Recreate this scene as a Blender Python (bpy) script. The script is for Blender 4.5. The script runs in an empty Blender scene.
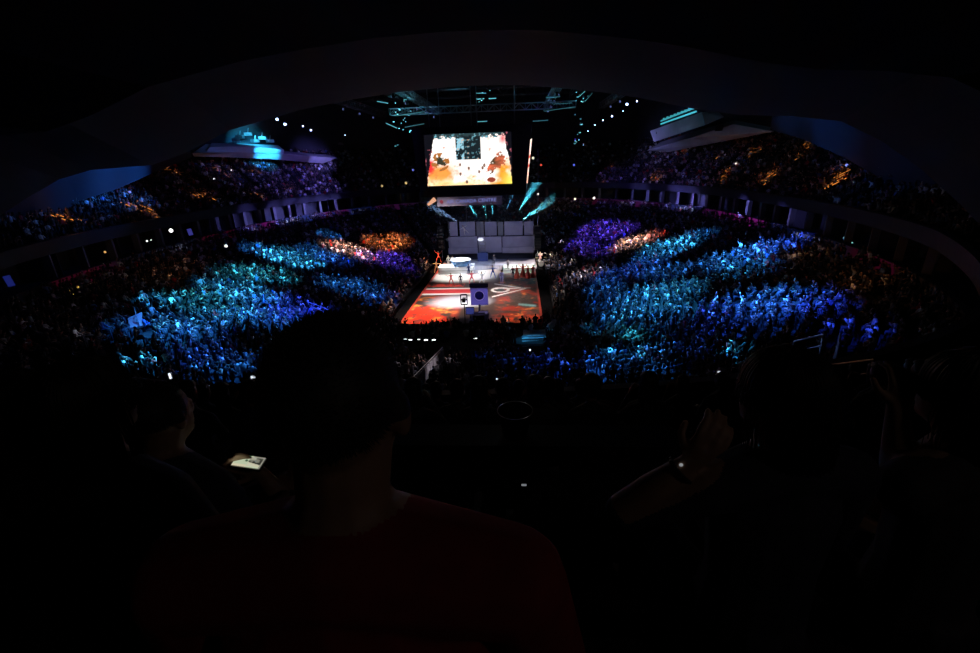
import bpy, bmesh, math, random
import numpy as np
from mathutils import Vector, Matrix

random.seed(11)
rng = np.random.default_rng(7)
S = bpy.context.scene
COL = S.collection
PI = math.pi

# ------------------------------------------------------------------ camera
FPX = 450.0
PITCH, YAW, ROLL = [math.radians(a) for a in (20.35, 4.1, 1.98)]
CAM = np.array([5.47, 0.0, 16.8])
_fw = np.array([-math.sin(YAW) * math.cos(PITCH), math.cos(YAW) * math.cos(PITCH), -math.sin(PITCH)])
_rt = np.array([math.cos(YAW), math.sin(YAW), 0.0])
_up = np.cross(_rt, _fw)
CR = _rt * math.cos(ROLL) - _up * math.sin(ROLL)
CU = _up * math.cos(ROLL) + _rt * math.sin(ROLL)
CF = _fw
cd = bpy.data.cameras.new('camera')
cam = bpy.data.objects.new('camera', cd)
COL.objects.link(cam)
cd.sensor_fit = 'HORIZONTAL'
cd.sensor_width = 36.0
cd.lens = FPX / 980.0 * 36.0
cd.clip_start = 0.05
cd.clip_end = 600
m4 = Matrix(((CR[0], CU[0], -CF[0], CAM[0]), (CR[1], CU[1], -CF[1], CAM[1]), (CR[2], CU[2], -CF[2], CAM[2]), (0, 0, 0, 1)))
cam.matrix_world = m4
S.camera = cam
S.view_settings.view_transform = 'Standard'
S.view_settings.look = 'None'
S.view_settings.exposure = 0.0
S.view_settings.gamma = 1.0
S.view_settings.use_curve_mapping = False

w = bpy.data.worlds.new('world')
S.world = w
w.use_nodes = True
w.node_tree.nodes['Background'].inputs[0].default_value = (0.004, 0.006, 0.012, 1)
w.node_tree.nodes['Background'].inputs[1].default_value = 0.03


def proj(P):
    """world points -> picture coordinates and depth (used to measure where things stand)"""
    d = np.asarray(P, float) - CAM
    f = d @ CF
    return 490 + FPX * (d @ CR) / f, 326.5 - FPX * (d @ CU) / f, f


def ray(x, y):
    v = CF * FPX + CR * (x - 490) + CU * (326.5 - y)
    return v


def onz(x, y, z):
    v = ray(x, y)
    return CAM + v * ((z - CAM[2]) / v[2])


def onx(x, y, X):
    v = ray(x, y)
    return CAM + v * ((X - CAM[0]) / v[0])


def ony(x, y, Y):
    v = ray(x, y)
    return CAM + v * ((Y - CAM[1]) / v[1])


def atd(x, y, f):
    return CAM + ray(x, y) / FPX * f


# ------------------------------------------------------------------ materials
MATS = {}


def mat(name, col, rough=0.6, metal=0.0, emit=None, estr=0.0, noise=0.0, nscale=8.0, alpha=None):
    if name in MATS:
        return MATS[name]
    m = bpy.data.materials.new(name)
    m.use_nodes = True
    nt = m.node_tree
    b = nt.nodes['Principled BSDF']
    b.inputs['Base Color'].default_value = (*col, 1)
    b.inputs['Roughness'].default_value = rough
    b.inputs['Metallic'].default_value = metal
    if noise > 0:
        tc = nt.nodes.new('ShaderNodeTexCoord')
        nz = nt.nodes.new('ShaderNodeTexNoise')
        nz.inputs['Scale'].default_value = nscale
        nz.inputs['Detail'].default_value = 4
        mr = nt.nodes.new('ShaderNodeMapRange')
        mr.inputs['From Min'].default_value = 0.3
        mr.inputs['From Max'].default_value = 0.7
        mr.inputs['To Min'].default_value = 1 - noise
        mr.inputs['To Max'].default_value = 1 + noise
        mx = nt.nodes.new('ShaderNodeVectorMath')
        mx.operation = 'SCALE'
        mx.inputs[0].default_value = col
        nt.links.new(tc.outputs['Object'], nz.inputs['Vector'])
        nt.links.new(nz.outputs['Fac'], mr.inputs['Value'])
        nt.links.new(mr.outputs['Result'], mx.inputs['Scale'])
        nt.links.new(mx.outputs['Vector'], b.inputs['Base Color'])
    if emit is not None:
        b.inputs['Emission Color'].default_value = (*emit, 1)
        b.inputs['Emission Strength'].default_value = estr
    MATS[name] = m
    return m


def attr_mat(name, attr='Col', rough=0.7, emit=0.0, base=True):
    if name in MATS:
        return MATS[name]
    m = bpy.data.materials.new(name)
    m.use_nodes = True
    nt = m.node_tree
    b = nt.nodes['Principled BSDF']
    a = nt.nodes.new('ShaderNodeAttribute')
    a.attribute_name = attr
    b.inputs['Roughness'].default_value = rough
    if base:
        nt.links.new(a.outputs['Color'], b.inputs['Base Color'])
    else:
        b.inputs['Base Color'].default_value = (0.01, 0.01, 0.01, 1)
    if emit > 0:
        nt.links.new(a.outputs['Color'], b.inputs['Emission Color'])
        b.inputs['Emission Strength'].default_value = emit
    MATS[name] = m
    return m


def objcol_mat(name, rough=0.75):
    """cloth dyed in the colour of the piece that wears it"""
    m = bpy.data.materials.new(name)
    m.use_nodes = True
    nt = m.node_tree
    b = nt.nodes['Principled BSDF']
    a = nt.nodes.new('ShaderNodeObjectInfo')
    b.inputs['Roughness'].default_value = rough
    nt.links.new(a.outputs['Color'], b.inputs['Base Color'])
    MATS[name] = m
    return m


CONC = mat('concrete', (0.03, 0.03, 0.034), 0.9, noise=0.3, nscale=0.7)
BLACK = mat('black_metal', (0.012, 0.012, 0.014), 0.5)
DARK = mat('dark_steel', (0.06, 0.065, 0.07), 0.45, 0.3)
STEEL = mat('galvanised_steel', (0.35, 0.36, 0.37), 0.4, 0.4, noise=0.15, nscale=3)
PALEP = mat('pale_panel', (0.55, 0.55, 0.57), 0.7, noise=0.12, nscale=0.5)
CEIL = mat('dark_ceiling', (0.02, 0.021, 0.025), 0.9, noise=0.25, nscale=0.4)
SOFF = mat('soffit_lit_grey', (0.036, 0.038, 0.043), 0.9, noise=0.12, nscale=0.5)
WALLM = mat('painted_wall', (0.06, 0.06, 0.075), 0.8, noise=0.15, nscale=0.5)
RAILM = mat('rail_metal', (0.6, 0.6, 0.62), 0.35, 0.6)
SKIN = mat('skin', (0.42, 0.25, 0.17), 0.55, noise=0.08, nscale=30)
SKIN2 = mat('brown_skin', (0.2, 0.11, 0.07), 0.55, noise=0.08, nscale=30)
HAIRM = mat('dark_hair', (0.015, 0.011, 0.009), 0.5)
HAIRG = mat('greying_hair', (0.035, 0.033, 0.033), 0.6)
TROUS = mat('dark_trousers', (0.02, 0.022, 0.03), 0.85, noise=0.2, nscale=20)
CLOTH = objcol_mat('cloth')
REDSH = mat('dark_red_shirt', (0.35, 0.03, 0.035), 0.85, noise=0.15, nscale=25)
BLUESH = mat('navy_shirt', (0.03, 0.035, 0.06), 0.85, noise=0.15, nscale=25)
GREYSH = mat('charcoal_shirt', (0.04, 0.04, 0.045), 0.85, noise=0.15, nscale=25)
SEATM = mat('seat_plastic', (0.03, 0.03, 0.04), 0.5)


def emis(name, col, s):
    return mat(name, (0.02, 0.02, 0.02), 0.5, 0, col, s)


# ------------------------------------------------------------------ mesh helpers
def mk(name, verts, faces, mats, parent=None, mi=None, smooth=False):
    me = bpy.data.meshes.new(name)
    me.from_pydata([tuple(map(float, v)) for v in verts], [], faces)
    if not isinstance(mats, (list, tuple)):
        mats = [mats]
    for m in mats:
        me.materials.append(m)
    if mi is not None:
        me.polygons.foreach_set('material_index', mi)
    if smooth:
        me.polygons.foreach_set('use_smooth', [True] * len(me.polygons))
    me.update()
    o = bpy.data.objects.new(name, me)
    COL.objects.link(o)
    if parent is not None:
        o.parent = parent
    return o


class MB:
    def __init__(s):
        s.v = []
        s.f = []
        s.m = []

    def add(s, vs, fs, mi=0):
        n = len(s.v)
        s.v += [tuple(map(float, v)) for v in vs]
        s.f += [tuple(i + n for i in f) for f in fs]
        s.m += [mi] * len(fs)

    def box(s, c, d, rz=0.0, mi=0, M=None):
        hx, hy, hz = d[0] / 2, d[1] / 2, d[2] / 2
        vs = []
        for z in (-hz, hz):
            for x, y in ((-hx, -hy), (hx, -hy), (hx, hy), (-hx, hy)):
                if M is not None:
                    p = M @ Vector((x, y, z))
                    vs.append((c[0] + p.x, c[1] + p.y, c[2] + p.z))
                else:
                    vs.append((c[0] + x * math.cos(rz) - y * math.sin(rz), c[1] + x * math.sin(rz) + y * math.cos(rz), c[2] + z))
        s.add(vs, [(3, 2, 1, 0), (4, 5, 6, 7), (0, 1, 5, 4), (1, 2, 6, 5), (2, 3, 7, 6), (3, 0, 4, 7)], mi)

    def bar(s, p, q, r, n=6, mi=0, r2=None):
        p, q = Vector(p), Vector(q)
        d = (q - p)
        if d.length < 1e-6:
            return
        d.normalize()
        a = d.orthogonal().normalized()
        b = d.cross(a)
        r2 = r if r2 is None else r2
        vs = []
        for c, rr in ((p, r), (q, r2)):
            for k in range(n):
                t = 2 * PI * k / n
                vs.append(c + (a * math.cos(t) + b * math.sin(t)) * rr)
        fs = [(k, (k + 1) % n, n + (k + 1) % n, n + k) for k in range(n)]
        fs += [tuple(range(n - 1, -1, -1)), tuple(range(n, 2 * n))]
        s.add(vs, fs, mi)

    def path(s, pts, r, n=6, mi=0):
        for a, b in zip(pts[:-1], pts[1:]):
            s.bar(a, b, r, n, mi)

    def lathe(s, prof, c=(0, 0, 0), n=16, mi=0, M=None):
        vs = []
        for r, z in prof:
            for k in range(n):
                t = 2 * PI * k / n
                p = Vector((r * math.cos(t), r * math.sin(t), z))
                if M is not None:
                    p = M @ p
                vs.append((p.x + c[0], p.y + c[1], p.z + c[2]))
        fs = []
        for i in range(len(prof) - 1):
            for k in range(n):
                a, b = i * n + k, i * n + (k + 1) % n
                fs.append((a, b, b + n, a + n))
        fs.append(tuple(range(n - 1, -1, -1)))
        fs.append(tuple(range((len(prof) - 1) * n, len(prof) * n)))
        s.add(vs, fs, mi)

    def ell(s, c, r, nu=12, nv=8, mi=0, M=None):
        prof = []
        vs, fs = [], []
        for i in range(nv + 1):
            ph = -PI / 2 + PI * i / nv
            for k in range(nu):
                t = 2 * PI * k / nu
                p = Vector((r[0] * math.cos(ph) * math.cos(t), r[1] * math.cos(ph) * math.sin(t), r[2] * math.sin(ph)))
                if M is not None:
                    p = M @ p
                vs.append((p.x + c[0], p.y + c[1], p.z + c[2]))
        for i in range(nv):
            for k in range(nu):
                a, b = i * nu + k, i * nu + (k + 1) % nu
                fs.append((a, b, b + nu, a + nu))
        s.add(vs, fs, mi)

    def build(s, name, mats, parent=None, smooth=False):
        return mk(name, s.v, s.f, mats, parent, s.m if isinstance(mats, (list, tuple)) and len(mats) > 1 else None, smooth)


def tag(o, label=None, cat=None, group=None, kind=None):
    if label:
        o['label'] = label
    if cat:
        o['category'] = cat
    if group:
        o['group'] = group
    if kind:
        o['kind'] = kind
    return o


def empty(name, loc, label, cat, group=None, rz=0.0):
    o = bpy.data.objects.new(name, None)
    o.empty_display_size = 0.2
    COL.objects.link(o)
    o.location = tuple(map(float, loc))
    o.rotation_euler = (0, 0, rz)
    return tag(o, label, cat, group)


def rebase(o, loc, rz=0.0):
    """move a mesh built in world coordinates so that its origin is at loc"""
    M = Matrix.Translation(Vector(tuple(map(float, loc)))) @ Matrix.Rotation(rz, 4, 'Z')
    o.data.transform(M.inverted())
    o.matrix_local = M
    return o


def struct(o):
    o['kind'] = 'structure'
    return o


def copy_tree(o, parent=None):
    c = o.copy()
    COL.objects.link(c)
    if parent is not None:
        c.parent = parent
    for ch in list(o.children):
        copy_tree(ch, c)
    return c


def spot(name, loc, target, deg, energy, col, blend=0.5, size=0.15):
    l = bpy.data.lights.new(name, 'SPOT')
    l.energy = energy
    l.color = col
    l.spot_size = math.radians(deg)
    l.spot_blend = blend
    l.shadow_soft_size = size
    o = bpy.data.objects.new(name, l)
    COL.objects.link(o)
    o.location = tuple(map(float, loc))
    d = Vector(tuple(map(float, target))) - o.location
    o.rotation_euler = d.to_track_quat('-Z', 'Y').to_euler()
    return o


def point(name, loc, energy, col, size=0.1):
    l = bpy.data.lights.new(name, 'POINT')
    l.energy = energy
    l.color = col
    l.shadow_soft_size = size
    o = bpy.data.objects.new(name, l)
    COL.objects.link(o)
    o.location = tuple(map(float, loc))
    return o


# ------------------------------------------------------------------ bowl geometry
CY = 61.0


def rad(ph, a, bn, bf, nn, nf):
    s, c = math.sin(ph), math.cos(ph)
    n, b = (nf, bf) if s > 0 else (nn, bn)
    return (abs(c / a) ** n + abs(s / b) ** n) ** (-1.0 / n)


def P_in(ph):
    r = rad(ph, 9.4, 17.6, 24.0, 6, 6)
    return np.array([r * math.cos(ph), CY + r * math.sin(ph)])


def P_out(ph, d=0.0):
    r = rad(ph, 36 + d, 50.6 + d, 44 + d, 2.6, 2.1)
    return np.array([r * math.cos(ph), CY + r * math.sin(ph)])


NLOW = 30
Z_RING = 7.5


def z_low(t):
    return 0.45 + (Z_RING - 0.45) * t ** 1.2


ZU0 = 10.9
DUP = 14.0
NUP = 17


def nearness(ph):
    return min(1, max(0, (-math.sin(ph) - 0.7) / 0.2))


def slope_up(ph):
    k = nearness(ph)
    return 0.58 * (1 - k) + 0.545 * k


def zu0(ph):
    return ZU0 - 0.75 * nearness(ph)


def low_pt(ph, t):
    a, b = P_in(ph), P_out(ph)
    p = a + (b - a) * t
    return np.array([p[0], p[1], z_low(t)])


def tiers(name, rows, pf, zf, phs, mats):
    vs, fs = [], []
    n = len(phs)
    for k in range(rows):
        for j, ph in enumerate(phs):
            p, q, z = pf(ph, k), pf(ph, k + 1), zf(ph, k)
            zp = zf(ph, k - 1) if k > 0 else z - 0.5
            vs += [(p[0], p[1], zp), (p[0], p[1], z), (q[0], q[1], z)]
    for k in range(rows):
        for j in range(n - 1):
            a = (k * n + j) * 3
            b = (k * n + j + 1) * 3
            fs += [(a, b, b + 1, a + 1), (a + 1, b + 1, b + 2, a + 2)]
    return mk(name, vs, fs, mats)


PHS = np.linspace(-PI, PI, 289)
lower = struct(tiers('stand_lower', NLOW, lambda ph, k: low_pt(ph, k / NLOW)[:2], lambda ph, k: z_low((k + 0.5) / NLOW), PHS, CONC))
upper = struct(tiers('stand_upper', NUP, lambda ph, k: P_out(ph, 0.4 + DUP * k / NUP), lambda ph, k: zu0(ph) + slope_up(ph) * DUP * (k + 0.5) / NUP, PHS, CONC))


def ringwall(name, dz, m, phs=PHS, thick=None):
    """closed ring: list of (offset, z) profile points swept round the bowl"""
    vs, fs = [], []
    n = len(dz)
    for ph in phs:
        for d, z in dz:
            p = P_out(ph, d)
            vs.append((p[0], p[1], z - (0.75 * nearness(ph) if 9 < z < 12 else 0)))
    for j in range(len(phs) - 1):
        for i in range(n - 1):
            a, b = j * n + i, (j + 1) * n + i
            fs.append((a, b, b + 1, a + 1))
    return struct(mk(name, vs, fs, m))


# suite level: parapet, floor, rear wall, soffit and upper fascia
ringwall('wall_suite', [(0.0, 7.2), (0.0, 8.55), (0.35, 8.55), (0.35, 8.0), (4.2, 8.0), (4.2, 10.6), (0.6, 10.6)], WALLM)
ringwall('trim_fascia', [(0.6, 10.62), (-0.15, 10.62), (-0.25, 11.75), (0.1, 11.8), (0.4, 11.2), (0.4, 10.7)], mat('fascia', (0.016, 0.016, 0.028), 0.7, noise=0.1, nscale=0.6))
ringwall('wall_outer', [(14.6, 10.0), (14.6, 33.0)], mat('outer_wall', (0.05, 0.05, 0.06), 0.9, noise=0.2, nscale=0.4))

# ground and court
GRD = mat('arena_floor', (0.004, 0.004, 0.005), 0.95, noise=0.3, nscale=0.5)
for m_ in (GRD, CONC):
    m_.node_tree.nodes['Principled BSDF'].inputs['Specular IOR Level'].default_value = 0.05
mk('ground', [(-60, -10, -0.06), (60, -10, -0.06), (60, 125, -0.06), (-60, 125, -0.06)], [(0, 1, 2, 3)], GRD)['kind'] = 'structure'


def vnoise(x, y, seed=0):
    def h(i, j):
        v = np.sin(i * 127.1 + j * 311.7 + seed * 74.7) * 43758.5453
        return v - np.floor(v)
    i, j = np.floor(x), np.floor(y)
    fx, fy = x - i, y - j
    fx, fy = fx * fx * (3 - 2 * fx), fy * fy * (3 - 2 * fy)
    return (h(i, j) * (1 - fx) + h(i + 1, j) * fx) * (1 - fy) + (h(i, j + 1) * (1 - fx) + h(i + 1, j + 1) * fx) * fy


def fbm(x, y, seed=0, oct=4):
    r, a, t = 0, 0.5, 0
    for k in range(oct):
        r = r + a * vnoise(x * 2 ** k, y * 2 ** k, seed + k)
        t += a
        a *= 0.55
    return r / t


# court covering, print plus projected flame light painted into its colour: 18 x 31 m
NX, NY = 150, 250
xs = np.linspace(-8.0, 8.0, NX)
ys = np.linspace(46.2, 77.0, NY)
gx, gy = np.meshgrid(xs, ys)
V = np.stack([gx.ravel(), gy.ravel(), np.zeros(NX * NY)], 1)
ii = (np.arange(NY - 1)[:, None] * NX + np.arange(NX - 1)[None, :]).ravel()
court = mk('floor', V, np.stack([ii, ii + 1, ii + NX + 1, ii + NX], 1).tolist(), attr_mat('court_print_projection', rough=0.42))
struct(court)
X, Y = V[:, 0], V[:, 1]
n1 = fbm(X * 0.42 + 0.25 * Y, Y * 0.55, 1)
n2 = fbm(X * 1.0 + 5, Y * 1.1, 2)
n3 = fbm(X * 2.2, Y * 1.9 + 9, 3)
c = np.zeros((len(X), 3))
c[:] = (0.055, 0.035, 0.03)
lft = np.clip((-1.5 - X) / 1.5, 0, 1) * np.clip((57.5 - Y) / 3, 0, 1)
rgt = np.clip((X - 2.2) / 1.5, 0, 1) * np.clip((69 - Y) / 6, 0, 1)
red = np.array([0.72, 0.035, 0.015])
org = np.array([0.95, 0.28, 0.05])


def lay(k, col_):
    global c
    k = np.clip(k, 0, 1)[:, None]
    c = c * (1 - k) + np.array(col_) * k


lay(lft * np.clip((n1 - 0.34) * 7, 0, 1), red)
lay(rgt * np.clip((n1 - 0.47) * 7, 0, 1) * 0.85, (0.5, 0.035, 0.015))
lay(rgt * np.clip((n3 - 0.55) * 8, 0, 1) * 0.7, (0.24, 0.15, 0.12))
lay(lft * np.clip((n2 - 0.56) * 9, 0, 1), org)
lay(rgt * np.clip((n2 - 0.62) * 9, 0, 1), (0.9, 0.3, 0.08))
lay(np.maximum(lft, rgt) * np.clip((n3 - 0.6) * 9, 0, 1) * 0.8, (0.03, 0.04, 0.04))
lay(np.clip((49.5 - Y) / 1.5, 0, 1) * np.clip((X - 2) / 1, 0, 1) * np.clip((n3 - 0.45) * 8, 0, 1), (0.9, 0.1, 0.03))
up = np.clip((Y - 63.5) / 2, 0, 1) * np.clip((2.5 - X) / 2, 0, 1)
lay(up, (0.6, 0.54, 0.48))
cen = np.clip(1 - np.hypot((X + 2.2) / 4.8, (Y - 54.5) / 3.2), 0, 1)  # pale spotlight pool painted into the court colour
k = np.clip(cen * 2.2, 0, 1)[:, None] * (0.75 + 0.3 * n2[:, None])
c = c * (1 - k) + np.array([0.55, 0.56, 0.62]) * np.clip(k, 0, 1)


def band(y0, y1, x0, x1, col, sl=0.0, cond=None):
    global c
    yy = Y - sl * (X - x0)
    m = (yy > y0) & (yy < y1) & (X > x0) & (X < x1)
    if cond is not None:
        m &= cond
    c[m] = col


WHT = (0.8, 0.76, 0.72)
band(61.6, 63.2, -8, -2.5, (0.72, 0.06, 0.04), 0, n3 > 0.4)
band(60.3, 60.9, -8, 0.2, WHT)
band(58.3, 60.3, -8, 0.4, (0.62, 0.045, 0.05))
band(57.5, 58.3, -8, 1.2, WHT)
band(59.9, 60.35, 2.0, 7.0, WHT, 0.05)
band(56.0, 56.5, 1.8, 6.3, WHT, 0.85)
band(62.6, 63.0, 1.8, 5.6, WHT, -0.62)
m = np.abs(np.hypot(X - 2.8, (Y - 59.6)) - 1.1) < 0.22
c[m] = WHT
m = np.hypot(X - 2.8, (Y - 59.6)) < 0.55
c[m] = (0.03, 0.05, 0.04)
band(52.5, 53.3, 5.3, 7.4, (0.2, 0.4, 0.42), -0.3)
m = (np.abs(X) > 7.75)
c[m] = np.array([0.5, 0.05, 0.03])
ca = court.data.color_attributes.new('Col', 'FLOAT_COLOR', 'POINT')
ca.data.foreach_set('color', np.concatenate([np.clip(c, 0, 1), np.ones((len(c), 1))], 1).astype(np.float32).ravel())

# ------------------------------------------------------------------ ribbon LED boards


def hsv(h, s, v):
    import colorsys
    return np.array(colorsys.hsv_to_rgb(h, s, v))


PINK, BLU, DRD, OFF = np.array([0.32, 0.02, 0.3]), np.array([0.03, 0.06, 0.4]), np.array([0.12, 0.005, 0.03]), np.array([0.004, 0.005, 0.012])


def ribbon_color(px):
    tab = [(-200, OFF * .6), (20, DRD * .2), (95, DRD * 0.5), (120, OFF * 1.2), (195, OFF * 1.5), (205, DRD * 0.5), (232, DRD * .4), (240, BLU * 0.25), (258, PINK * 0.3), (272, PINK * 0.9),
           (279, BLU * 0.8), (318, BLU * 0.7), (322, PINK * 0.45), (345, PINK * 0.5), (350, BLU * 0.35), (372, BLU * 0.3), (378, PINK * 0.2), (430, OFF * 2),
           (540, OFF * 3), (590, DRD * 0.35), (615, PINK * 0.16), (660, PINK * 0.2), (668, BLU * 0.35), (700, BLU * 0.4), (705, PINK * 0.38), (728, PINK * 0.42), (734, PINK * 0.95),
           (764, PINK * 0.85), (768, BLU * 0.16), (800, BLU * 0.08), (845, OFF * 1.5), (856, DRD * 0.25), (885, DRD * 0.45), (905, DRD * 0.3), (930, OFF), (1400, OFF)]
    x = [a for a, _ in tab]
    return 0.42 * np.array([np.interp(px, x, [b[i] for _, b in tab]) for i in range(3)])


def ribbon(name, ph0, ph1, label):
    phs = np.linspace(ph0, ph1, 160)
    mb_v, fs, cols = [], [], []
    for ph in phs:
        for d, z in ((-0.02, 7.3), (-0.14, 7.35), (-0.14, 8.45), (-0.02, 8.5)):
            p = P_out(ph, d)
            mb_v.append((p[0], p[1], z))
        p = P_out(ph, 0)
        px, py, f = proj((p[0], p[1], 8))
        cc = ribbon_color(float(px)) if f > 3 else OFF
        cols += [(*cc, 1)] * 4
    for j in range(len(phs) - 1):
        for i in range(3):
            a, b = j * 4 + i, (j + 1) * 4 + i
            fs.append((a, b, b + 1, a + 1))
    o = mk(name, mb_v, fs, attr_mat('led_ribbon', rough=0.4, emit=1.0, base=False))
    ca = o.data.color_attributes.new('Col', 'FLOAT_COLOR', 'POINT')
    ca.data.foreach_set('color', np.array(cols, np.float32).ravel())
    tag(o, label, 'LED board')
    return o


def hit_ring(x, y, d=0.0):
    v = ray(x, y)
    best = None
    for ph in np.linspace(-PI, PI, 1441):
        p = P_out(ph, d) - CAM[:2]
        cr = p[0] * v[1] - p[1] * v[0]
        if abs(cr) / np.hypot(*v[:2]) < 0.2 and p @ v[:2] > 0:
            t = (p @ v[:2]) / (v[:2] @ v[:2])
            if best is None or t > best[0]:
                best = (t, ph)
    return CAM + v * best[0], best[1]


def text_obj(name, txt, loc, rz, size, m, parent=None, extr=0.01, tilt=PI / 2):
    cu = bpy.data.curves.new(name, 'FONT')
    cu.body = txt
    cu.size = size
    cu.extrude = extr
    cu.align_x = 'CENTER'
    cu.align_y = 'CENTER'
    o = bpy.data.objects.new(name, cu)
    COL.objects.link(o)
    bpy.context.view_layer.update()
    me = bpy.data.meshes.new_from_object(o.evaluated_get(bpy.context.evaluated_depsgraph_get()))
    bpy.data.objects.remove(o)
    me.materials.clear()
    me.materials.append(m)
    o = bpy.data.objects.new(name, me)
    COL.objects.link(o)
    o.location = tuple(map(float, loc))
    o.rotation_euler = (tilt, 0, rz)
    if parent is not None:
        o.parent = parent
    return o


rib_l = ribbon('ribbon_board', PI * 0.5, PI * 1.22, 'long curved LED ribbon board round the left side below the suites')
rib_r = ribbon('ribbon_board', PI * 0.5, -PI * 0.22, 'long curved LED ribbon board round the right side below the suites')
TXT = [(171, 249, 42, 0.10, rib_l), (292, 222, 26, 0.9, rib_l), (360, 211, 12, 0.35, rib_l), (629, 205, 12, 0.4, rib_r), (688, 211, 18, 0.7, rib_r), (808, 231, 50, 0.22, rib_r)]
for i, (px, py, wpx, st, par) in enumerate(TXT):
    q, ph = hit_ring(px, py, -0.2)
    z = 7.95
    p = P_out(ph, -0.17)
    p2 = P_out(ph + 0.01, -0.17)
    tang = p2 - p
    rz = math.atan2(tang[1], tang[0])
    nx = np.array([math.sin(rz), -math.cos(rz)])      # text faces this way after tilt
    if nx @ (np.array([0, CY]) - p) < 0:
        rz += PI
    f = proj((p[0], p[1], z))[2]
    txt = 'NBA ALL-STAR 2016' if wpx > 40 else 'NBA ALL-STAR'
    text_obj('lettering', txt, (p[0], p[1], z), rz, 0.95 if wpx > 40 else 0.85, emis('led_text_%d' % i, (0.6, 0.65, 1.0), st), par)

# ------------------------------------------------------------------ pillars of the suite level
pil_b = MB()
pil_b.box((0, 0, 1.3), (0.55, 0.55, 2.6))
pil_b.box((0, 0, 0.06), (0.7, 0.7, 0.12))
pil = None
PILM = mat('pillar_paint', (0.16, 0.16, 0.18), 0.7, noise=0.08, nscale=2)
for k, ph in enumerate(np.arange(-0.72, PI + 0.73, 0.092)):
    p = P_out(ph, 0.75)
    if pil is None:
        pil = pil_b.build('pillar', PILM)
        o = pil
    else:
        o = pil.copy()
        COL.objects.link(o)
    o.location = (p[0], p[1], 8.0)
    o.rotation_euler = (0, 0, ph)
    struct(o)
# partition screens between suites (every second pillar)
for k, ph in enumerate(np.arange(-0.72 + 0.03, PI + 0.73, 0.184)):
    p, q = P_out(ph, 1.6), P_out(ph, 4.1)
    b = MB()
    d = q - p
    b.box(((p[0] + q[0]) / 2, (p[1] + q[1]) / 2, 9.3), (np.hypot(*d), 0.15, 2.6), math.atan2(d[1], d[0]))
    struct(b.build('wall_partition', WALLM))

# ------------------------------------------------------------------ roof
mk('ceiling', [(-58, -12, 33), (58, -12, 33), (58, 125, 33), (-58, 125, 33)], [(0, 3, 2, 1)], CEIL)['kind'] = 'structure'


def truss(name, p, q, h, wd, label, m=DARK, group=None, n=None, r=0.07):
    p, q = Vector(p), Vector(q)
    L = (q - p).length
    ax = (q - p).normalized()
    sd = Vector((-ax.y, ax.x, 0)).normalized() * wd / 2
    up = Vector((0, 0, h))
    n = n or max(4, int(L / h))
    e = empty(name, (p + q) / 2, label, 'truss', group)
    mid = (p + q) / 2
    for s in (-1, 1):
        for z in (0, 1):
            b = MB()
            b.bar(p + sd * s + up * z - mid, q + sd * s + up * z - mid, r)
            b.build('chord', m, e)
    b = MB()
    for k in range(n + 1):
        t0 = p + ax * L * k / n - mid
        for s in (-1, 1):
            b.bar(t0 + sd * s, t0 + sd * s + up, r * 0.6, 5)
            if k < n:
                t1 = p + ax * L * (k + 1) / n - mid
                u, v = (up * 0, up) if (k % 2 == 0) else (up, up * 0)
                b.bar(t0 + sd * s + u, t1 + sd * s + v, r * 0.6, 5)
        b.bar(t0 + sd, t0 - sd, r * 0.5, 5)
        b.bar(t0 + sd + up, t0 - sd + up, r * 0.5, 5)
        if k < n:
            t1 = p + ax * L * (k + 1) / n - mid
            b.bar(t0 + sd, t1 - sd, r * 0.5, 5)
    b.build('bracing', m, e)
    return e


NAMES = {48: 'nearest', 58: 'second', 68: 'third', 78: 'fourth', 88: 'fifth', 98: 'farthest'}
for yy in (48, 58, 68, 78, 88, 98):
    truss('roof_truss', (-44, yy, 28.5), (44, yy, 28.5), 2.6, 1.6, '%s of the deep steel roof trusses crossing the arena' % NAMES[yy], DARK, n=34, r=0.12)
for xx, nm in ((-22, 'left of the scoreboard'), (-10.5, 'just left of the scoreboard'), (11, 'just right of the scoreboard'), (22, 'right of the scoreboard')):
    truss('lighting_truss', (xx, 46, 25.6), (xx, 100, 25.6), 1.0, 0.9, 'grey steel lighting truss running lengthways, %s' % nm, STEEL, n=44, r=0.05)
truss('lighting_truss', (-14, 74.5, 23.6), (14, 74.5, 23.6), 0.9, 0.8, 'steel cross truss hung above the stage front', STEEL, n=30, r=0.05)
truss('lighting_truss', (-22, 66, 26.8), (-10, 66, 26.8), 0.9, 0.8, 'short steel cross truss at upper left of the scoreboard', STEEL, n=14, r=0.05)
truss('lighting_truss', (11, 66, 26.8), (24, 66, 26.8), 0.9, 0.8, 'short steel cross truss at upper right of the scoreboard', STEEL, n=14, r=0.05)
for xx, nm in ((-16, 'left'), (16, 'right')):
    e = empty('catwalk', (xx, 72, 27.4), 'dark steel catwalk with handrails under the roof, %s of the scoreboard' % nm, 'catwalk')
    b = MB(); b.box((0, 0, 0), (1.2, 52, 0.08)); b.build('deck', DARK, e)
    for s in (-0.6, 0.6):
        b = MB()
        for k in range(27):
            b.bar((s, -26 + 2 * k, 0), (s, -26 + 2 * k, 1.1), 0.025, 5)
        for z in (0.55, 1.1):
            b.bar((s, -26, z), (s, 26, z), 0.03, 5)
        b.build('handrail', STEEL, e)

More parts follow.
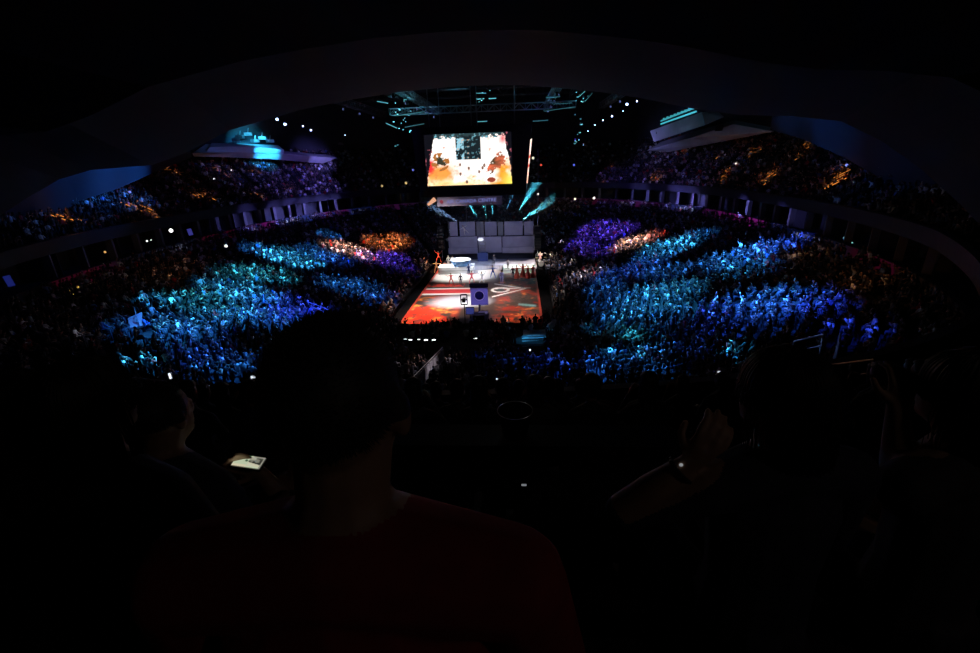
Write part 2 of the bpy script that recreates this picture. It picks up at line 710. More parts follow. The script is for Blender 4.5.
# slim glowing strips standing in for cyan light reflected off the trusses
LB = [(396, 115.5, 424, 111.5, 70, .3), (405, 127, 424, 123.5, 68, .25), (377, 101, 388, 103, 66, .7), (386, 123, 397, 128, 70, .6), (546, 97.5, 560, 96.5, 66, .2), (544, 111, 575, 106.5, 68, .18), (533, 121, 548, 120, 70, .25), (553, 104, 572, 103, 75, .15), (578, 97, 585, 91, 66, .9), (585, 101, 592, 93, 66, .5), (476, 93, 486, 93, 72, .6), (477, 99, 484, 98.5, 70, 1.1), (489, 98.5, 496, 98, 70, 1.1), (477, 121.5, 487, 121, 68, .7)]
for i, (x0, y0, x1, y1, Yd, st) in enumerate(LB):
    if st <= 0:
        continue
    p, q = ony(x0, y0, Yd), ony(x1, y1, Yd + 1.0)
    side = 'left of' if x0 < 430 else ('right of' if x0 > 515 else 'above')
    e = empty('truss_glint', (p + q) / 2, 'slim glowing strip for cyan light on roof trusses %s the scoreboard' % side, 'light bar', 'glowing strips for cyan light on roof trusses %s the scoreboard' % side)
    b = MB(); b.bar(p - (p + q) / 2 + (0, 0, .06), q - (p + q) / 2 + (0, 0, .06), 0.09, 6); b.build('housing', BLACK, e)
    b = MB(); b.bar(p - (p + q) / 2, q - (p + q) / 2, 0.07, 6); b.build('tube', emis('cyan_glint_%d' % int(st * 20), (0.18, 0.75, 0.85), st * 0.9), e)
# little lamp clusters clamped to the trusses
for i in range(46):
    g_ = i % 2
    x, y = (random.gauss(404, 7), random.uniform(98, 150)) if g_ == 0 else ((random.gauss(580, 4), random.uniform(90, 150)) if random.random() < .75 else (random.gauss(479, 9), random.uniform(90, 104)))
    p = ony(x, y, 69 + random.uniform(-4, 4))
    e = empty('clamp_lamp', p, 'tiny cyan lamp clamped in the roof rig %s the scoreboard' % ('left of' if g_ == 0 else 'right of or above'), 'lamp', 'tiny cyan lamps in the roof rig %s the scoreboard' % ('left of' if g_ == 0 else 'right of or above'))
    b = MB(); b.lathe([(0.08, 0.0), (0.14, 0.25)], n=8); b.build('can', BLACK, e)
    b = MB(); b.ell((0, 0, 0), (random.choice((.08, .11, .15)), .1, .07), 8, 5); b.build('lens', emis('rig_lens%d' % (i % 3), (0.2, 0.75, 0.85), (0.5, 0.9, 1.5)[i % 3]), e)
for px, py, Yd, en in ((410, 118, 66, 260), (402, 135, 70, 200), (560, 104, 64, 200), (582, 100, 64, 260), (578, 140, 74, 160), (540, 118, 66, 120), (480, 97, 66, 120), (385, 128, 72, 90), (350, 110, 70, 60)):
    pp = ony(px, py, Yd) - np.array([0, 0, 1.6])
    spot('rig_light', pp, pp + np.array([-1.5 if pp[0] > 0 else 1.5, 0.5, 5.0]), 84, en * 8, (0.12, 0.75, 0.95), 0.6, 0.2)

# ------------------------------------------------------------------ moving-head lamps
def head_proto():
    e = empty('moving_head_light', (0, 0, 0), 'x', 'stage light')
    b = MB(); b.box((0, 0, 0.28), (0.42, 0.36, 0.2)); b.build('base', BLACK, e)
    b = MB()
    for s in (-1, 1):
        b.box((0.2 * s, 0, 0.0), (0.06, 0.14, 0.42))
    b.box((0, 0, 0.18), (0.46, 0.16, 0.06))
    b.build('yoke', BLACK, e)
    b = MB()
    M = Matrix.Rotation(PI / 2, 3, 'X')
    b.lathe([(0.1, -0.24), (0.16, -0.2), (0.16, 0.1), (0.18, 0.14), (0.18, 0.24)], (0, 0, -0.06), 14, M=M)
    h = b.build('lamp_head', BLACK, e)
    b = MB()
    b.lathe([(0.16, 0.235), (0.15, 0.255), (0.08, 0.27), (0.01, 0.275)], (0, 0, -0.06), 14, M=M)
    b.build('lens', emis('lens_dark', (0.3, 0.4, 1.0), 0.3), h)
    return e


HEAD = head_proto()
first_head = [True]


def lamp(loc, label, group=None, lens=None, target=None, scale=1.0):
    if first_head[0]:
        e = HEAD
        first_head[0] = False
    else:
        e = copy_tree(HEAD)
    e.location = tuple(map(float, loc))
    e.scale = (scale,) * 3
    if target is not None:
        d = np.asarray(target) - np.asarray(loc)
        e.rotation_euler = (0, 0, math.atan2(d[1], d[0]) + PI / 2)
    tag(e, label, 'stage light', group)
    if 'group' in e and not group:
        del e['group']
    if lens is None:
        lens = emis('lens_dark', (0.3, 0.4, 1.0), 0.3)
    if True:
        for ch in e.children:
            for g in ch.children:
                g.data = g.data.copy()
                g.data.materials[0] = lens
    return e


WLENS = emis('lens_lit', (0.45, 0.55, 1.0), 9.0)
for x, y, X_, sc in ((277, 119, -34, 1.2), (285, 124, -34, 1.2), (303, 126, -34, 0.8), (311, 130, -34, 0.9), (345, 135, -30, 0.55)):
    lamp(onx(x, y, X_), 'lit white-blue stage light hung high above the left stand', 'lit stage lights above the left stand', WLENS, CAM, sc)
for x, y, Y_, sc in ((637, 101, 72, 0.6), (627, 104, 75, 1.0), (612, 116, 82, 0.8), (603, 120, 86, 0.55), (595, 125, 90, 0.5), (588, 131, 95, 0.5), (623, 111, 78, .4)):
    lamp(ony(x, y, Y_), 'lit white-blue stage light hung high above the right stand', 'lit stage lights above the right stand', WLENS, CAM, sc)

# tables used to find the stand surface under a picture position
G_PH = np.linspace(-PI, PI, 721)
G_T = np.linspace(0.02, 0.98, 80)
GP = np.array([[low_pt(ph, t) for t in G_T] for ph in G_PH]).reshape(-1, 3) + np.array([0, 0, 0.7])
gxp, gyp, gf = proj(GP)
gxp[gf < 3] = 1e9


def stand_at(x, y):
    return GP[np.argmin((gxp - x) ** 2 + (gyp - y) ** 2)]


GU = np.array([[(*P_out(ph, 0.4 + DUP * t), zu0(ph) + slope_up(ph) * DUP * t + 0.7) for t in np.linspace(0.02, 0.98, 40)] for ph in G_PH if math.sin(ph) > -0.8]).reshape(-1, 3)
uxp, uyp, uf = proj(GU)
uxp[uf < 20] = 1e9


def upper_at(x, y):
    return GU[np.argmin((uxp - x) ** 2 + (uyp - y) ** 2)]


CYAN, AZUR, BLUE, DBLUE, VIOL, WARM, ORAN, REDL, WHITE, TEAL = (0.04, 0.46, 1.0), (0.03, 0.27, 1.0), (0.03, 0.15, 1.0), (0.03, 0.08, 1.0), (0.12, 0.06, 1.0), (1.0, 0.55, 0.42), (1.0, 0.27, 0.07), (1.0, 0.07, 0.05), (0.9, 0.8, 1.0), (0.04, 0.55, 0.8)
# px, py, radius in m, colour, strength
PATCH = [
    # left stand
    (384, 244, 3.6, ORAN, 1.6), (398, 240, 2.6, ORAN, 0.9), (338, 247, 2.8, WARM, 1.2), (352, 252, 3.0, WARM, 1.6), (366, 257, 2.4, WARM, 1.1), (375, 258, 3.2, VIOL, 1.5), (392, 259, 3.0, VIOL, 1.6), (402, 268, 2.4, VIOL, 0.7),
    (278, 255, 3.2, CYAN, 1.4), (298, 260, 3.4, CYAN, 1.8), (320, 253, 3.0, AZUR, 1.1), (335, 259, 3.0, BLUE, 1.1), (246, 275, 3.0, TEAL, 0.9), (268, 277, 3.2, TEAL, 1.1),
    (340, 284, 2.8, AZUR, 1.2), (362, 290, 3.2, AZUR, 1.5), (378, 296, 2.4, BLUE, 1.0), (225, 286, 2.8, CYAN, 1.4), (245, 296, 3.0, CYAN, 1.7), (262, 300, 2.8, AZUR, 1.5),
    (285, 308, 3.4, DBLUE, 1.9), (305, 312, 3.0, DBLUE, 2.0), (280, 320, 2.6, AZUR, 1.3), (212, 300, 2.6, TEAL, 1.4), (225, 312, 3.0, CYAN, 1.7), (250, 316, 2.6, AZUR, 1.3), (190, 302, 2.4, TEAL, 0.9),
    (165, 303, 1.9, CYAN, 1.6), (160, 322, 2.4, AZUR, 1.4), (180, 330, 2.4, CYAN, 1.3), (200, 335, 2.4, BLUE, 1.2), (205, 322, 2.0, AZUR, 1.2), (135, 330, 1.6, AZUR, 0.8),
    (210, 362, 2.0, BLUE, 1.2), (222, 372, 1.6, AZUR, 1.4), (200, 350, 1.8, BLUE, 0.6), (236, 360, 1.4, AZUR, .8), (136, 366, 1.1, CYAN, 3.4), (258, 250, 2.2, AZUR, .9), (330, 235, 2, AZUR, .8),
    # right stand
    (598, 230, 3.6, VIOL, 1.2), (618, 232, 3.4, VIOL, 1.2), (583, 244, 3.0, VIOL, 1.2), (600, 250, 3.0, VIOL, 1.0), (632, 244, 2.6, WARM, 1.9), (645, 240, 2.2, WARM, 1.6), (657, 236, 1.5, REDL, 1.8), (620, 249, 1.8, WARM, 0.9),
    (590, 272, 2.4, WHITE, 0.6), (570, 280, 1.9, WHITE, 0.55), (560, 265, 2.2, WHITE, 0.4), (664, 250, 3.2, CYAN, 1.9), (680, 244, 3.0, CYAN, 1.4), (652, 258, 2.8, AZUR, 1.4), (696, 238, 2.6, AZUR, 1.0), (640, 268, 3, BLUE, 1.2), (610, 275, 2.6, BLUE, 0.9), (665, 272, 2.8, AZUR, .9),
    (722, 262, 2.8, AZUR, 1.2), (745, 256, 3.2, AZUR, 1.9), (765, 250, 2.8, BLUE, 1.6), (738, 270, 2.6, CYAN, 1.1), (782, 245, 2.2, DBLUE, 1.3), (755, 268, 2.2, AZUR, .8),
    (620, 300, 3.2, AZUR, 1.5), (645, 296, 3.4, CYAN, 1.6), (670, 292, 3.2, CYAN, 1.5), (640, 312, 3.0, CYAN, 1.5), (662, 312, 2.8, AZUR, 1.3), (605, 288, 2.4, AZUR, 1.1), (680, 306, 2.2, CYAN, 1.2), (618, 318, 2.2, AZUR, 0.7),
    (730, 306, 2.8, DBLUE, 1.4), (752, 300, 2.8, AZUR, 1.6), (775, 300, 3.0, AZUR, 1.9), (798, 298, 2.4, DBLUE, 1.6), (740, 320, 2.2, BLUE, 1.2), (765, 318, 2.2, BLUE, 1.2), (815, 305, 1.6, DBLUE, 1.3), (830, 305, 1.4, DBLUE, .9),
    (634, 337, 1.8, TEAL, 1.3), (642, 332, 1.6, TEAL, 1.1), (600, 330, 1.8, CYAN, 0.5), (620, 362, 2.2, AZUR, 1.1), (632, 356, 2.0, CYAN, 1.1), (598, 366, 1.4, AZUR, 1.5), (580, 366, 2.0, BLUE, 0.7), (655, 352, 1.8, AZUR, .8), (540, 366, 2.4, BLUE, .25), (560, 362, 2.2, DBLUE, .3),
    (735, 351, 1.1, CYAN, 1.5), (718, 326, 1.6, DBLUE, .8), (690, 352, 1.8, BLUE, .5), (850, 330, 1.4, DBLUE, .6), (665, 372, 1.2, AZUR, .7), (500, 362, 2.2, BLUE, 0.08), (675, 330, 2.2, BLUE, .5),
]
PK = 2.3
for i, (px, py, r, colr, st) in enumerate(PATCH):
    T = stand_at(px, py)
    side = -1 if T[0] < 0 else 1
    if py > 330:
        src = np.array([T[0] * 0.4 + 3 * side, T[1] + 8, 24.5])
    else:
        src = np.array([side * (9 + 5 * random.random()), T[1] * 0.55 + 20 + random.uniform(-3, 3), 25.0])
    d = np.linalg.norm(T - src)
    E = PK * st * 4 * PI * PI * d * d
    spot('crowd_spot', src, T, math.degrees(2 * math.atan(r * 1.22 / d)), E, colr, 0.75, 0.12)

# upper stand washes
for px, py, r, colr, st in ((300, 178, 7, (0.2, 0.14, 1.0), 0.5), (285, 190, 5, (0.2, 0.14, 1.0), 0.3), (322, 186, 5, (0.25, 0.2, 1.0), 0.3), (245, 175, 7, (0.2, 0.2, 1.0), 0.12), (640, 178, 8, (0.2, 0.14, 1.0), 0.22), (610, 185, 6, (0.2, 0.14, 1.0), 0.2), (690, 180, 7, (0.25, 0.2, 1.0), 0.15)):
    T = upper_at(px, py)
    src = np.array([-20.0 if T[0] < 0 else 20.0, T[1] - 4, 25.0])
    d = np.linalg.norm(T - src)
    spot('upper_wash', src, T, math.degrees(2 * math.atan(r * 1.3 / d)), 0.35 * PK * st * 4 * PI * PI * d * d, colr, 1.0, 0.3)
# wide dim washes over the whole bowl
for x, y, tx, ty, colr, en in ((-4, 50, -26, 62, (0.16, 0.12, 1.0), 1.0), (-4, 70, -24, 82, (0.2, 0.1, 1.0), 1.2), (4, 50, 26, 58, (0.16, 0.14, 1.0), 1.0), (4, 70, 24, 82, (0.2, 0.1, 1.0), 1.2), (0, 84, 0, 100, (0.2, 0.12, 0.9), .12), (-4, 44, -20, 36, (0.1, .14, 1.0), .35), (4, 44, 12, 30, (0.1, .16, 1.0), .3)):
    src, T = np.array([x, y, 25.0]), np.array([tx, ty, 6.0])
    d = np.linalg.norm(T - src)
    spot('bowl_wash', src, T, 80, 0.016 * en * 4 * PI * PI * d * d, colr, 1.0, 0.5)
# violet light on the suite fronts
for px, py, r, st in ((275, 216, 2.2, .5), (290, 213, 2.2, .6), (305, 210, 2.2, .55), (320, 208, 2.2, .6), (333, 206, 2.0, .4), (247, 220, 2.4, .3), (690, 202, 2.4, .5), (676, 200, 2.4, .6), (640, 198, 2.4, .3), (744, 208, 1.5, .5), (783, 214, 1.4, .3)):
    T, ph = hit_ring(px, py, 0)
    T = np.array([T[0], T[1], 9.7])
    src = np.array([T[0] * 0.6, T[1] - 3, 12.5])
    d = np.linalg.norm(T - src)
    spot('suite_wash', src, T, math.degrees(2 * math.atan(r * 1.2 / d)), 1.3 * PK * st * 4 * PI * PI * d * d, (0.27, 0.25, 1.0), 0.9, 0.3)

# rig lamps that stand for the sources of the spots
for i in range(26):
    side = -1 if i % 2 else 1
    lamp((side * (11 if i % 4 < 2 else 22.0), 48 + i * 1.95, 25.05), 'black moving head light hung under the %s lighting trusses' % ('left' if side < 0 else 'right'), 'dark moving heads under the %s lighting trusses' % ('left' if side < 0 else 'right'), None, (side * 30, 60, 5))

# ------------------------------------------------------------------ side roof slabs
def prism(name, poly, thick, m, parent=None, axis=(0, 0, 1)):
    ax = Vector(axis) * thick
    n = len(poly)
    vs = [tuple(map(float, p)) for p in poly] + [tuple(Vector(tuple(map(float, p))) + ax) for p in poly]
    fs = [tuple(range(n - 1, -1, -1)), tuple(range(n, 2 * n))] + [(k, (k + 1) % n, n + (k + 1) % n, n + k) for k in range(n)]
    return mk(name, vs, fs, m, parent)


def swept(name, sec0, sec1, m, parent=None):
    n = len(sec0)
    vs = list(sec0) + list(sec1)
    fs = [tuple(range(n - 1, -1, -1)), tuple(range(n, 2 * n))] + [(k, (k + 1) % n, n + (k + 1) % n, n + k) for k in range(n)]
    return mk(name, vs, fs, m, parent)


# left ledge: a long tapered pale ledge above the upper seats
e = empty('roof_ledge', (-46, 82, 18.5), 'long pale roof ledge over the left upper seats, lit cyan and violet', 'ledge')
E0 = np.array([-46, 82, 18.5])
pa = [onx(338, 158, -40), onx(192, 155, -44), onx(192, 148, -47), onx(338, 152, -43)]
pb = [onx(320, 163, -41), onx(200, 156.5, -45)]
def hr(x, y, d):
    return hit_ring(x, y, d)[0]


def ledge_strip(name, rows_, m, parent, E0):
    """lofted solid: each row is a closed section given by picture position and distance from the bowl edge"""
    n = len(rows_[0])
    vs = [hr(x, y, d) - E0 for r_ in rows_ for (x, y, d) in r_]
    fs = []
    for j in range(len(rows_) - 1):
        for k in range(n):
            a, b = j * n + k, j * n + (k + 1) % n
            fs.append((a, b, b + n, a + n))
    fs += [tuple(range(n - 1, -1, -1)), tuple(range((len(rows_) - 1) * n, len(rows_) * n))]
    return mk(name, vs, fs, m, parent)


ledge_strip('ledge_underside', [[(337, 158, 8), (323, 163.5, 9), (322, 161, 12), (330, 155, 12)], [(283, 154, 7.5), (281, 160, 8.5), (282, 157, 12), (284, 151, 12)], [(236, 152, 7.5), (236, 157.5, 8.5), (238, 155, 12), (240, 147, 12)], [(192, 153.5, 7), (194, 156.5, 8), (196, 152, 12), (206, 144, 12)]], PALEP, e, E0)
ledge_strip('ledge_top', [[(284, 150, 7.5), (284, 154, 8), (283, 151, 12), (278, 145, 12)], [(252, 146, 7.5), (252, 153, 8), (252, 150, 12), (252, 144, 12)], [(210, 147, 7.5), (206, 152, 8), (206, 148, 12), (212, 143, 12)]], PALEP, e, E0)
b = MB()
for x in (222, 256, 290):
    b.bar(hr(x, 157, 10) - E0, hr(x, 164, 10) - E0, 0.06)
b.build('hanger', STEEL, e)
T = hr(266, 153, 8)
spot('ledge_spot', T + np.array([8, -5, 0.6]), T, 38, 26000, (0.03, 0.46, 1.0), 0.9, 0.2)
T = hr(322, 159, 8)
spot('ledge_spot', T + np.array([7, -7, 1.0]), T, 40, 5000, (0.25, 0.22, 1.0), 0.8, 0.2)
T = hr(225, 153, 8)
spot('ledge_spot', T + np.array([7, -6, 3.0]), T, 70, 300, (0.12, 0.25, 1.0), 0.9, 0.2)
# equipment behind the ledge that catches the cyan light
for k, (x, y) in enumerate(((240, 137), (248, 134), (262, 138), (270, 141), (255, 141), (236, 140))):
    e2 = empty('rigging_case', hr(x, y, 11), 'small box of rigging gear on the left roof ledge in cyan light', 'equipment box', 'gear boxes on the left roof ledge')
    b = MB(); b.box((0, 0, 0), (1.2, 0.8, 0.5), 0.3 * k); b.build('case', STEEL, e2)
    b = MB(); b.bar((0, 0, 0.2), (0.2, 0.1, 1.0), 0.06); b.build('bracket', STEEL, e2)
T = hr(252, 139, 11)
spot('ledge_spot', T + np.array([6, -6, 1.5]), T, 40, 9000, (0.05, 0.6, 0.95), 0.8, 0.2)
# far small left panel
e = empty('roof_ledge', onx(357, 143, -33), 'small pale tapered roof panel beyond the left ledge', 'ledge')
E0 = onx(357, 143, -33)
swept('panel', [p - E0 for p in (onx(338, 145, -34), onx(376, 146, -30), onx(368, 140, -34), onx(350, 139, -36))], [p + np.array([0, .5, .5]) - E0 for p in (onx(338, 145, -34), onx(376, 146, -30), onx(368, 140, -34), onx(350, 139, -36))], PALEP, e)
b = MB(); b.bar((-1, 0, 0), (-1, 0, 5), 0.05); b.bar((2, 1, 0), (2, 1, 5), 0.05); b.build('hanger', STEEL, e)

# right ledges
E0 = np.array([44, 80, 19.0])
e = empty('roof_ledge', E0, 'long pale tapered roof ledge over the right upper seats', 'ledge')
ledge_strip('ledge_underside', [[(647, 150.5, 8), (668, 152, 9), (670, 148, 12), (661, 142, 12)], [(690, 138, 8), (715, 143, 9), (716, 137, 12), (695, 131, 12)], [(734, 124, 8), (774, 131.5, 9), (770, 127, 12), (735, 120, 12)]], PALEP, e, E0)
b = MB(); b.box(hr(719, 128, 7.6) - E0, (0.6, 1.6, 0.9)); b.build('vent', BLACK, e)
E0 = np.array([40, 76, 22.0])
e = empty('roof_beam', E0, 'pale box beam end above the right roof ledge', 'beam')
swept('beam_box', [p - E0 for p in (hr(650, 131, 3), hr(654, 142, 3), hr(671, 135, 6), hr(668, 127, 6))],
      [p - E0 for p in (hr(702, 112, 3), hr(705, 125, 3), hr(724, 117, 6), hr(716, 110, 6))], PALEP, e)
b = MB(); b.box(hr(657, 133, 3.2) - E0, (0.5, 0.8, 0.35)); b.build('socket', BLACK, e)
E0 = onx(678, 117, 35)
e = empty('light_batten', E0, 'bright double cyan light batten under the roof at right', 'light batten')
for dy in (0, 3.0):
    b = MB(); b.bar(onx(661, 124 - dy, 30) - E0, onx(696 - dy, 111.5 - dy * 1.1, 30) - E0, 0.12, 6); b.build('tube', emis('batten_cyan%d' % dy, (0.06, 0.5, 0.62), 0.9 if dy == 0 else 0.6), e)
b = MB()
for k in range(9):
    p = onx(664 + 3.6 * k, 119 - 1.35 * k, 30.2) - E0
    b.box(p, (0.3, 0.3, 0.35))
b.build('lamp_pod', emis('batten_pod', (0.1, 0.6, 0.75), 0.5), e)
for px, py, d_, en, colr in ((658, 148, 8, 900, (0.3, 0.32, 1.0)), (658, 134, 4, 800, (0.35, 0.4, 1.0)), (700, 138, 8, 140, (0.4, 0.45, .9)), (745, 126, 8, 60, (.3, .4, .8))):
    T = hr(px, py, d_)
    spot('ledge_spot', T + np.array([-8, -8, 1.5]), T, 60, en, colr, 1.0, 0.2)

# ------------------------------------------------------------------ the arched soffit over our heads and the side baffles
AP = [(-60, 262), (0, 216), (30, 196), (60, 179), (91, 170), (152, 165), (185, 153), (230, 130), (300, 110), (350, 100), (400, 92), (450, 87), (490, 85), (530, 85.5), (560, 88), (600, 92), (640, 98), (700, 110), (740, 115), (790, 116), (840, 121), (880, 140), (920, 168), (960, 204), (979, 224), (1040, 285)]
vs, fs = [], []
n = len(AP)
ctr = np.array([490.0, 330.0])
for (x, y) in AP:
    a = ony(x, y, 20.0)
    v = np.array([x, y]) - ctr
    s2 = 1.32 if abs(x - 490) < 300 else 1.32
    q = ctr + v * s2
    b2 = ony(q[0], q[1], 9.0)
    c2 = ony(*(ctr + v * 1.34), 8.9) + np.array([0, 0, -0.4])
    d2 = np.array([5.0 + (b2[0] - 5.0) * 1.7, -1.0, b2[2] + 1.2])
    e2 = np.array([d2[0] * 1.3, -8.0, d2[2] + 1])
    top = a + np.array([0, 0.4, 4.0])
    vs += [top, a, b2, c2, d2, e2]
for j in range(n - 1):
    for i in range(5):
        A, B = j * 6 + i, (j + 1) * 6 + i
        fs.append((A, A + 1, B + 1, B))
struct(mk('ceiling_soffit', vs, fs, [SOFF, CEIL], None, [0 if (k % 5) < 2 else 1 for k in range(len(fs))]))  # front band paler, rest darker: bounce light put into the tones

# side baffles: blue-lit hanging panels between arch and upper seats
LPX = [(-40, 268), (0, 250), (40, 225), (80, 201), (120, 188), (155, 172), (192, 157)]
RPX = [(770, 130), (800, 138), (845, 158), (880, 178), (907, 190), (940, 215), (990, 250)]
for nm, L, sgn in (('ceiling_baffle_left', LPX, -1), ('ceiling_baffle_right', RPX, 1)):
    vs, fs = [], []
    for (x, y) in L:
        p, ph = hit_ring(x, y, 4.0)
        vs += [p, p + np.array([sgn * -2.0, -4.0, 7.0]), p + np.array([sgn * 1.2, 0.6, 0.1]), p + np.array([sgn * -0.8, -3.4, 7.1])]
    for j in range(len(L) - 1):
        a, b = j * 4, (j + 1) * 4
        fs += [(a, b, b + 1, a + 1), (a + 2, a + 3, b + 3, b + 2), (a, a + 2, b + 2, b)]
    struct(mk(nm, vs, fs, mat('baffle_panel', (0.03, 0.036, 0.05), 0.9, noise=0.05, nscale=0.3)))
for px, py, en, deg in ((135, 176, 200, 34), (95, 183, 70, 36), (40, 212, 8, 60), (785, 122, 60, 30), (825, 132, 60, 34), (885, 170, 10, 40)):
    T, ph = hit_ring(px, py, 3.0)
    spot('baffle_spot', T + np.array([12 if T[0] < 0 else -12, 12, 3.0]), T, deg * 0.8, en * (110 if T[0] < 0 else 70), (0.03, 0.22, 1.0), 1.0, 0.3)


# ------------------------------------------------------------------ the crowd
PALET = [((0.01, 0.01, 0.013), 75), ((0.05, 0.05, 0.06), 16), ((0.03, 0.04, 0.1), 8), ((0.16, 0.16, 0.17), 8), ((0.4, 0.4, 0.42), 7), ((0.9, 0.9, 0.9), 17), ((0.5, 0.03, 0.03), 5), ((0.1, 0.2, 0.5), 4), ((0.6, 0.5, 0.3), 2), ((0.5, 0.25, 0.3), 2)]
PW = np.array([b for _, b in PALET], float)
PW /= PW.sum()
PC = np.array([a for a, _ in PALET])
CNAME = ['black', 'charcoal', 'navy', 'grey', 'pale grey', 'white', 'red', 'blue', 'tan', 'pink']


def far_person(var):
    """low seated spectator facing +Y, feet on the tread at z=0; returns verts, faces, part ids (0 cloth 1 skin 2 hair 3 trousers)"""
    b = MB()
    lean = (0.0, 0.08, 0.03, -0.03)[var % 4]
    def ring(c, rx, ry, n=6):
        return [(c[0] + rx * math.cos(2 * PI * k / n), c[1] + ry * math.sin(2 * PI * k / n), c[2]) for k in range(n)]
    sec = [ring((0, -0.05, 0.42), 0.18, 0.14), ring((0, -0.06 + lean * .5, 0.7), 0.19, 0.12), ring((0, -0.06 + lean, 0.95), 0.22, 0.11), ring((0, -0.05 + lean, 1.03), 0.08, 0.07)]
    vs = sum(sec, [])
    fs = []
    for i in range(3):
        for k in range(6):
            fs.append((i * 6 + k, i * 6 + (k + 1) % 6, (i + 1) * 6 + (k + 1) % 6, (i + 1) * 6 + k))
    b.add(vs, fs, 0)
    hc = (0, 0.0 + lean, 1.17)
    h = MB()
    h.ell(hc, (0.08, 0.1, 0.125), 7, 4)
    b.add(h.v, h.f, 1)
    for i, f in enumerate(h.f):
        cpt = np.mean([h.v[q] for q in f], 0)
        if cpt[2] > hc[2] + 0.03 or cpt[1] < hc[1] - 0.03:
            b.m[len(b.m) - len(h.f) + i] = 2
    for s in (-1, 1):
        b.bar((0.1 * s, -0.02, 0.46), (0.11 * s, 0.36, 0.48), 0.075, 4, 3)
        b.bar((0.11 * s, 0.36, 0.5), (0.11 * s, 0.34, 0.02), 0.06, 4, 3)
        sh = (0.22 * s, -0.05 + lean, 0.94)
        if var % 4 == 1:
            el, ha = (0.27 * s, 0.16, 0.8), (0.05 * s, 0.32, 1.0)
        elif var % 4 == 2 and s == 1:
            el, ha = (0.32 * s, 0.06, 1.1), (0.26 * s, 0.16, 1.42)
        elif var % 4 == 3:
            el, ha = (0.28 * s, 0.0, 0.7), (0.1 * s, 0.25, 0.6)
        else:
            el, ha = (0.27 * s, 0.04, 0.68), (0.14 * s, 0.3, 0.56)
        b.bar(sh, el, 0.06, 4, 0)
        b.bar(el, ha, 0.045, 4, 1 if var % 3 else 0)
    return np.array(b.v), b.f, np.array(b.m)


def seat_rows(ptf, zf, rows, aisle_phs, step, gap, phr, pitch_skip=()):
    out = []
    for k in range(rows):
        if k in pitch_skip:
            continue
        acc = 0.0
        prev = None
        phs = np.linspace(phr[0], phr[1], 4000)
        pts = np.array([ptf(ph, k) for ph in phs])
        seg = np.hypot(*(np.diff(pts, axis=0)).T)
        cum = np.concatenate([[0], np.cumsum(seg)])
        L = cum[-1]
        pos = np.arange(0.3 + 0.2 * random.random(), L, step)
        for s in pos:
            i = min(len(cum) - 2, int(np.searchsorted(cum, s)) - 1)
            ph = phs[i]
            p = pts[i]
            r = math.hypot(p[0], p[1] - CY)
            if min(abs((ph - a + PI) % (2 * PI) - PI) for a in aisle_phs) * r < gap:
                continue
            tg = pts[i + 1] - pts[i]
            nrm = np.array([-tg[1], tg[0]]) / (np.hypot(*tg) + 1e-9)   # points inward for increasing angle
            out.append((p[0], p[1], zf(ph, k), math.atan2(nrm[1], nrm[0]) - PI / 2, k))
    return out


_t = stand_at(430, 368)
AIS = np.arange(24) * PI / 12 + math.atan2(_t[1] - CY, _t[0])
low = seat_rows(lambda ph, k: low_pt(ph, (k + 0.6) / NLOW)[:2], lambda ph, k: z_low((k + 0.5) / NLOW), NLOW, AIS, 0.56, 0.6, (-PI, PI))
AIU = np.linspace(-PI, PI, 31)[:-1] + 0.03
upp = seat_rows(lambda ph, k: P_out(ph, 0.4 + DUP * (k + 0.6) / NUP), lambda ph, k: zu0(ph) + slope_up(ph) * DUP * (k + 0.5) / NUP, NUP, AIU, 0.56, 0.55, (-PI, PI))
allp = np.array([p for p in low] + [p for p in upp])
isup = np.array([0] * len(low) + [1] * len(upp))
px, py, f = proj(allp[:, :3] + np.array([0, 0, 0.9]))
ok = (f > 4.0) & (px > -30) & (px < 1010) & (py > 40) & (py < 680)
# our own stand is handled apart (dark heads in front of the camera)
near_up = (isup == 1) & (f < 24)
ok &= ~near_up | (f > 3.2)
# behind the backdrop nothing shows
ok &= ~((px > 452) & (px < 530) & (py > 224) & (py < 252) & (allp[:, 1] > 78))
# floor of the far end is taken by the stage
ok &= ~((isup == 0) & (allp[:, 1] > 73) & (np.abs(allp[:, 0]) < 10.5) & (allp[:, 1] < 88))
ok &= ~((isup == 0) & (px > 394) & (px < 484) & (py > 332) & (py < 352) & (allp[:, 1] < 44.5))
# curtained seats round the stage
# gap for the blue tunnel at the right front corner
ok &= ~((isup == 0) & (px > 512) & (px < 548) & (py > 326) & (py < 354))
ok &= ~((isup == 0) & (px > 126) & (px < 145) & (py > 310) & (py < 333))
ok &= rng.random(len(allp)) > np.where(isup == 1, 0.10, 0.05)
